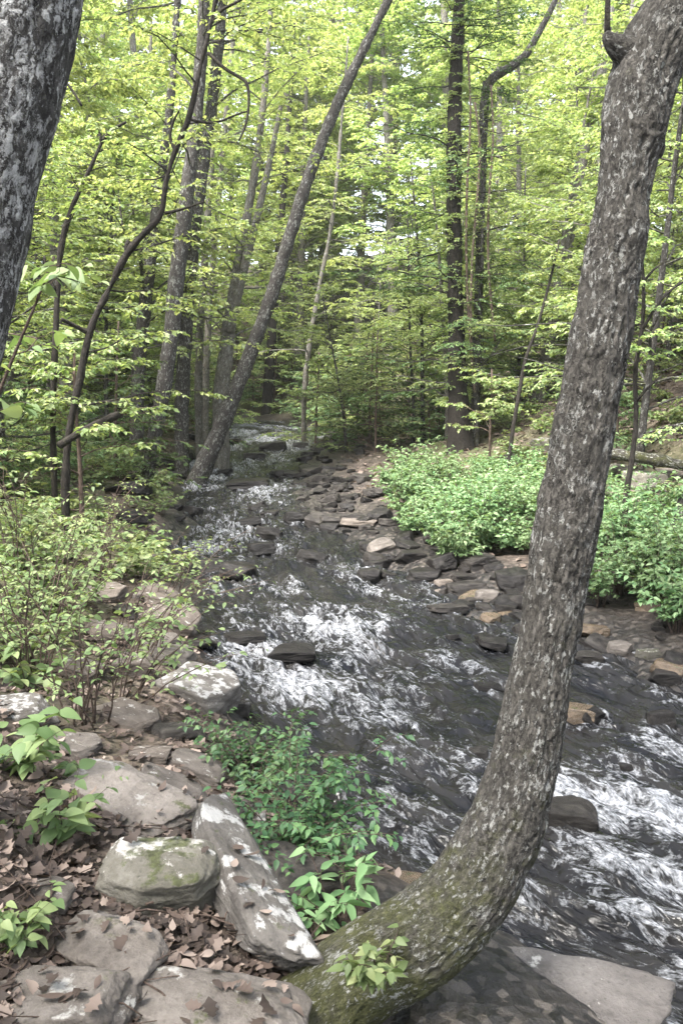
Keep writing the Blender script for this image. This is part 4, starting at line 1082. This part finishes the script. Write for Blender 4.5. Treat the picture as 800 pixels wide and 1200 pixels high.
stem_shrub(165, 770, 'mostly bare twiggy shrub arching over the water below the light green bush', 12, 1.2, 1.1, 'leaf_near', .045, 8, az=(-.9, 1.6), keep=.35)
stem_shrub(40, 800, 'bare stemmed thicket at the left edge above the whitish rock', 13, 1.3, .8, 'leaf_near', .05, 8, keep=.3)
stem_shrub(200, 705, 'small shrub dangling yellowish leaves above the creek by the highest bank slab', 8, .9, 1.0, 'leaf_near', .05, 9, az=(-.8, .9), keep=.5)
T_low = [herb_template(10, .42, .2, .075, 'leaf_near', .4), herb_template(9, .34, .18, .07, 'leaf_mid', .4), herb_template(11, .5, .2, .065, 'leaf_near', .45)]
zone(80, (-8, -1.6), (5.2, 21), T_low, 'low_plant', 'low leafy plant in the green tangle covering the left bank', 'plant', 'low plants of the left bank', .38, (.7, 1.3), test=lambda x, y: .3 < edges(y)[0] - x < 4)

zone(44, (3, 14), (8.5, 22), T_low, 'low_plant', 'low leafy plant on the brown slope beyond the fallen log', 'plant', 'low plants of the right slope', .6, (.8, 1.4), test=lambda x, y: 3.6 < x - edges(y)[1] < 10)
# pale sapling reaching up beside the near left trunk
def pale_sapling():
    P, r = px_path([(-60, 800, 6), (-45, 640, 5), (-20, 510, 5), (15, 420, 4), (45, 350, 3), (64, 300, 2)], 4.3, 4.2); tp, tr = resample(P, r, .05); base = tp[0].copy()
    root = empty('sapling', tuple(base), 'slender sapling with a few large pale leaves beside the pale lichen covered trunk', 'sapling')
    g, gl = Geo(), Geo(); tubes(g, tp - base, tr, 8)
    LP, LR, L = limbs_on(tp - base, tr, .45, .99, 11, (lambda h: .42 + 0 * h), (-5, 35))
    tubes(g, LP, LR, 5); sprays(g, gl, LP, LR, 4, L * .45, 3, .105, LEAFB, u0=.3)
    link('stem', g.mesh('stem', M['twig']), root); link('foliage', gl.mesh('foliage', M['leaf_near']), root)
pale_sapling()

# ------------------------------------------------------------------ dead leaves
def litter():
    g = Geo()
    st = np.linspace(0, 1, 12)
    hw = .42 * np.sin(np.pi * st ** .85) ** .8 * (.74 + .26 * np.cos(2 * np.pi * 3.5 * st + .3))
    hw[0] = .015; hw[-1] = .0
    U = np.stack([np.repeat(st, 3), np.tile([-1., 0, 1.], 12) * np.repeat(hw, 3)], 1)
    fa = []
    for k in range(11):
        b = 3 * k; fa += [[b, b + 1, b + 4, b + 3], [b + 1, b + 2, b + 5, b + 4]]
    fa = np.array(fa)
    n = 11000
    y = 1.6 + 6.5 * rng.uniform(0, 1, n) ** 1.7
    l, r = edges(y)
    x = l - .12 - rng.uniform(0, 1, n) ** .9 * (1.2 + .62 * y)
    x = np.where((x > .12) & (y < 3.4), -rng.uniform(.2, 1.6, n), x)
    x = np.maximum(x, -.6 * y - .6 + rng.uniform(-.3, .3, n))
    z = H(x, y) 
    N = n
    yaw = rng.uniform(0, 6.28, N)
    d = np.stack([np.cos(yaw), np.sin(yaw), rng.normal(0, .28, N)], 1)
    nn = np.array([0, 0, 1.]) + rng.normal(0, .35, (N, 3))
    d = nrm(d); side = nrm(np.cross(d, nn)); nn = np.cross(side, d)
    sz = rng.uniform(.028, .08, N)
    c1 = rng.normal(.15, .45, N); c2 = rng.normal(.2, .55, N)
    a = U[None, :, 1] * rng.uniform(.7, 1.1, (N, 1)); b = U[None, :, 0] - .5
    plain = rng.uniform(0, 1, N) < .45
    ov = np.tile([-1., 0, 1.], 12) * np.repeat(.24 * np.sin(np.pi * st ** .8), 3)
    a = np.where(plain[:, None], ov[None], a)
    zz = c1[:, None] * a ** 2 * 1.6 + c2[:, None] * b ** 2 * .8 + rng.normal(0, .25, (N, 1)) * a * b
    from mathutils.bvhtree import BVHTree
    from mathutils import Vector as Vec
    bpy.context.view_layer.update()
    trees = []
    for o in bpy.data.objects:
        if o.get('category') in ('slab', 'rock', 'boulder') and o.location.y < 5.5 and o.location.x < .6:
            mw = o.matrix_world
            trees.append(BVHTree.FromPolygons([mw @ v.co for v in o.data.vertices], [p.vertices[:] for p in o.data.polygons]))
    for q in np.nonzero((rng.uniform(0, 1, N) < .06) & (y < 5.2))[0]:
        best = z[q]
        for tr_ in trees:
            h_ = tr_.ray_cast(Vec((x[q], y[q], 2)), Vec((0, 0, -1)))
            if h_[0] is not None and h_[1].z > .6: best = max(best, h_[0].z - .008)
        z[q] = best
    V = np.stack([x, y, z + .012 + rng.uniform(0, .025, N)], 1)[:, None] + sz[:, None, None] * (a[..., None] * side[:, None] + b[..., None] * d[:, None] + zz[..., None] * nn[:, None])
    F = (np.arange(N)[:, None, None] * 36 + fa[None]).reshape(-1, 4)
    g.add(V.reshape(-1, 3), F, rnd=np.repeat(rng.uniform(0, 1, N) ** 1.5, 36))
    # right slope and far floor: simpler leaves
    n = 14000
    y = rng.uniform(9, 34, n); l, r = edges(y)
    left = rng.uniform(0, 1, n) < .3
    x = np.where(left, l - .5 - rng.uniform(0, 8, n), r + 1 + rng.uniform(0, 1, n) ** .8 * (3 + .5 * y))
    z = H(x, y) + .02
    yaw = rng.uniform(0, 6.28, n)
    d = np.stack([np.cos(yaw), np.sin(yaw), rng.normal(0, .25, n)], 1)
    leaves(g, np.stack([x, y, z], 1), d, np.array([0, 0, 1.]) + rng.normal(0, .4, (n, 3)), rng.uniform(.09, .2, n), LEAF8, rng.uniform(.2, 1, n))
    tag(link('leaf_litter', g.mesh('leaf_litter', M['leaf_dead'])), 'brown curled dead leaves strewn over the bank', 'leaf litter', kind='stuff')
litter()
def twigs():
    g = Geo(); n = 170
    y = 1.8 + 6 * rng.uniform(0, 1, n) ** 1.4; l, r = edges(y)
    x = np.maximum(l - .1 - rng.uniform(0, 1, n) * (1 + .5 * y), -.55 * y - .4); x = np.where((x > .12) & (y < 3.4), -rng.uniform(.2, 1.4, n), x)
    a = rng.uniform(0, 6.28, n); L = rng.uniform(.12, .7, n); t = np.linspace(-.5, .5, 6)
    X = x[:, None] + np.cos(a)[:, None] * L[:, None] * t; Y = y[:, None] + np.sin(a)[:, None] * L[:, None] * t
    P = np.stack([X, Y, H(X, Y, False) + .03 + rng.uniform(-.01, .05, (n, 1))], -1) + rng.normal(0, .008, (n, 6, 3))
    tubes(g, P, (rng.uniform(.0015, .005, n))[:, None] * np.linspace(1, .5, 6)[None], 5)
    tag(link('fallen_twigs', g.mesh('fallen_twigs', M['twig'])), 'thin bare twigs scattered over the dead leaves', 'twigs', kind='stuff')
twigs()

# ------------------------------------------------------------------ light, sky, camera
w = bpy.data.worlds.new('World'); sc.world = w; w.use_nodes = True
nt = w.node_tree; bg = nt.nodes['Background']
sky = nt.nodes.new('ShaderNodeTexSky'); sky.sky_type = 'NISHITA'; sky.sun_disc = False
SUN_EL, SUN_AZ = R(60), R(222)          # azimuth from +Y toward +X
sky.sun_elevation = SUN_EL; sky.sun_rotation = SUN_AZ
sky.air_density = 1.0; sky.dust_density = 3.0; sky.ozone_density = 1.0
hs = nt.nodes.new('ShaderNodeHueSaturation'); hs.inputs['Saturation'].default_value = .45
nt.links.new(sky.outputs[0], hs.inputs['Color']); nt.links.new(hs.outputs[0], bg.inputs['Color'])
bg.inputs['Strength'].default_value = .13
sl = bpy.data.lights.new('sun', 'SUN'); sl.energy = 2.7; sl.angle = R(24); sl.color = (1, .965, .91)
so = bpy.data.objects.new('sun', sl); COL.objects.link(so)
from mathutils import Vector
dv = Vector((math.sin(SUN_AZ) * math.cos(SUN_EL), math.cos(SUN_AZ) * math.cos(SUN_EL), math.sin(SUN_EL)))
so.rotation_euler = dv.to_track_quat('Z', 'Y').to_euler(); so.location = (0, 0, 40)

def haze():
    g = Geo(); x0, x1, y0, y1, z0, z1 = -82, 86, -14, 134, -3.5, 34
    V = [(x, y, z) for z in (z0, z1) for y in (y0, y1) for x in (x0, x1)]
    g.add(V, np.array([[0, 2, 3, 1], [4, 5, 7, 6], [0, 1, 5, 4], [2, 6, 7, 3], [0, 4, 6, 2], [1, 3, 7, 5]]))
    t = NT('haze_air'); v = t.n('ShaderNodeVolumePrincipled'); v.inputs['Color'].default_value = (.95, .97, .9, 1)
    v.inputs['Density'].default_value = HAZE; v.inputs['Anisotropy'].default_value = .2
    t.t.links.new(v.outputs[0], t.out.inputs['Volume'])
    tag(link('haze', g.mesh('haze', t.m, False)), 'thin bright haze filling the air between the trees', 'haze', kind='stuff')
HAZE = .0005
haze()
cam = bpy.data.cameras.new('camera'); co = bpy.data.objects.new('camera', cam); COL.objects.link(co)
co.location = tuple(EYE); co.rotation_euler = (math.pi / 2 - PITCH, 0, 0)
cam.sensor_fit = 'VERTICAL'; cam.sensor_height = 24; cam.lens = FPX / 1200 * 24
cam.clip_start = .05; cam.clip_end = 600
sc.camera = co
sc.view_settings.view_transform = 'Standard'; sc.view_settings.look = 'None'
sc.view_settings.exposure = 2.95; sc.view_settings.gamma = 1
sc.cycles.volume_bounces = 0; sc.cycles.max_bounces = 8; sc.cycles.diffuse_bounces = 4; sc.cycles.glossy_bounces = 3; sc.cycles.transmission_bounces = 6
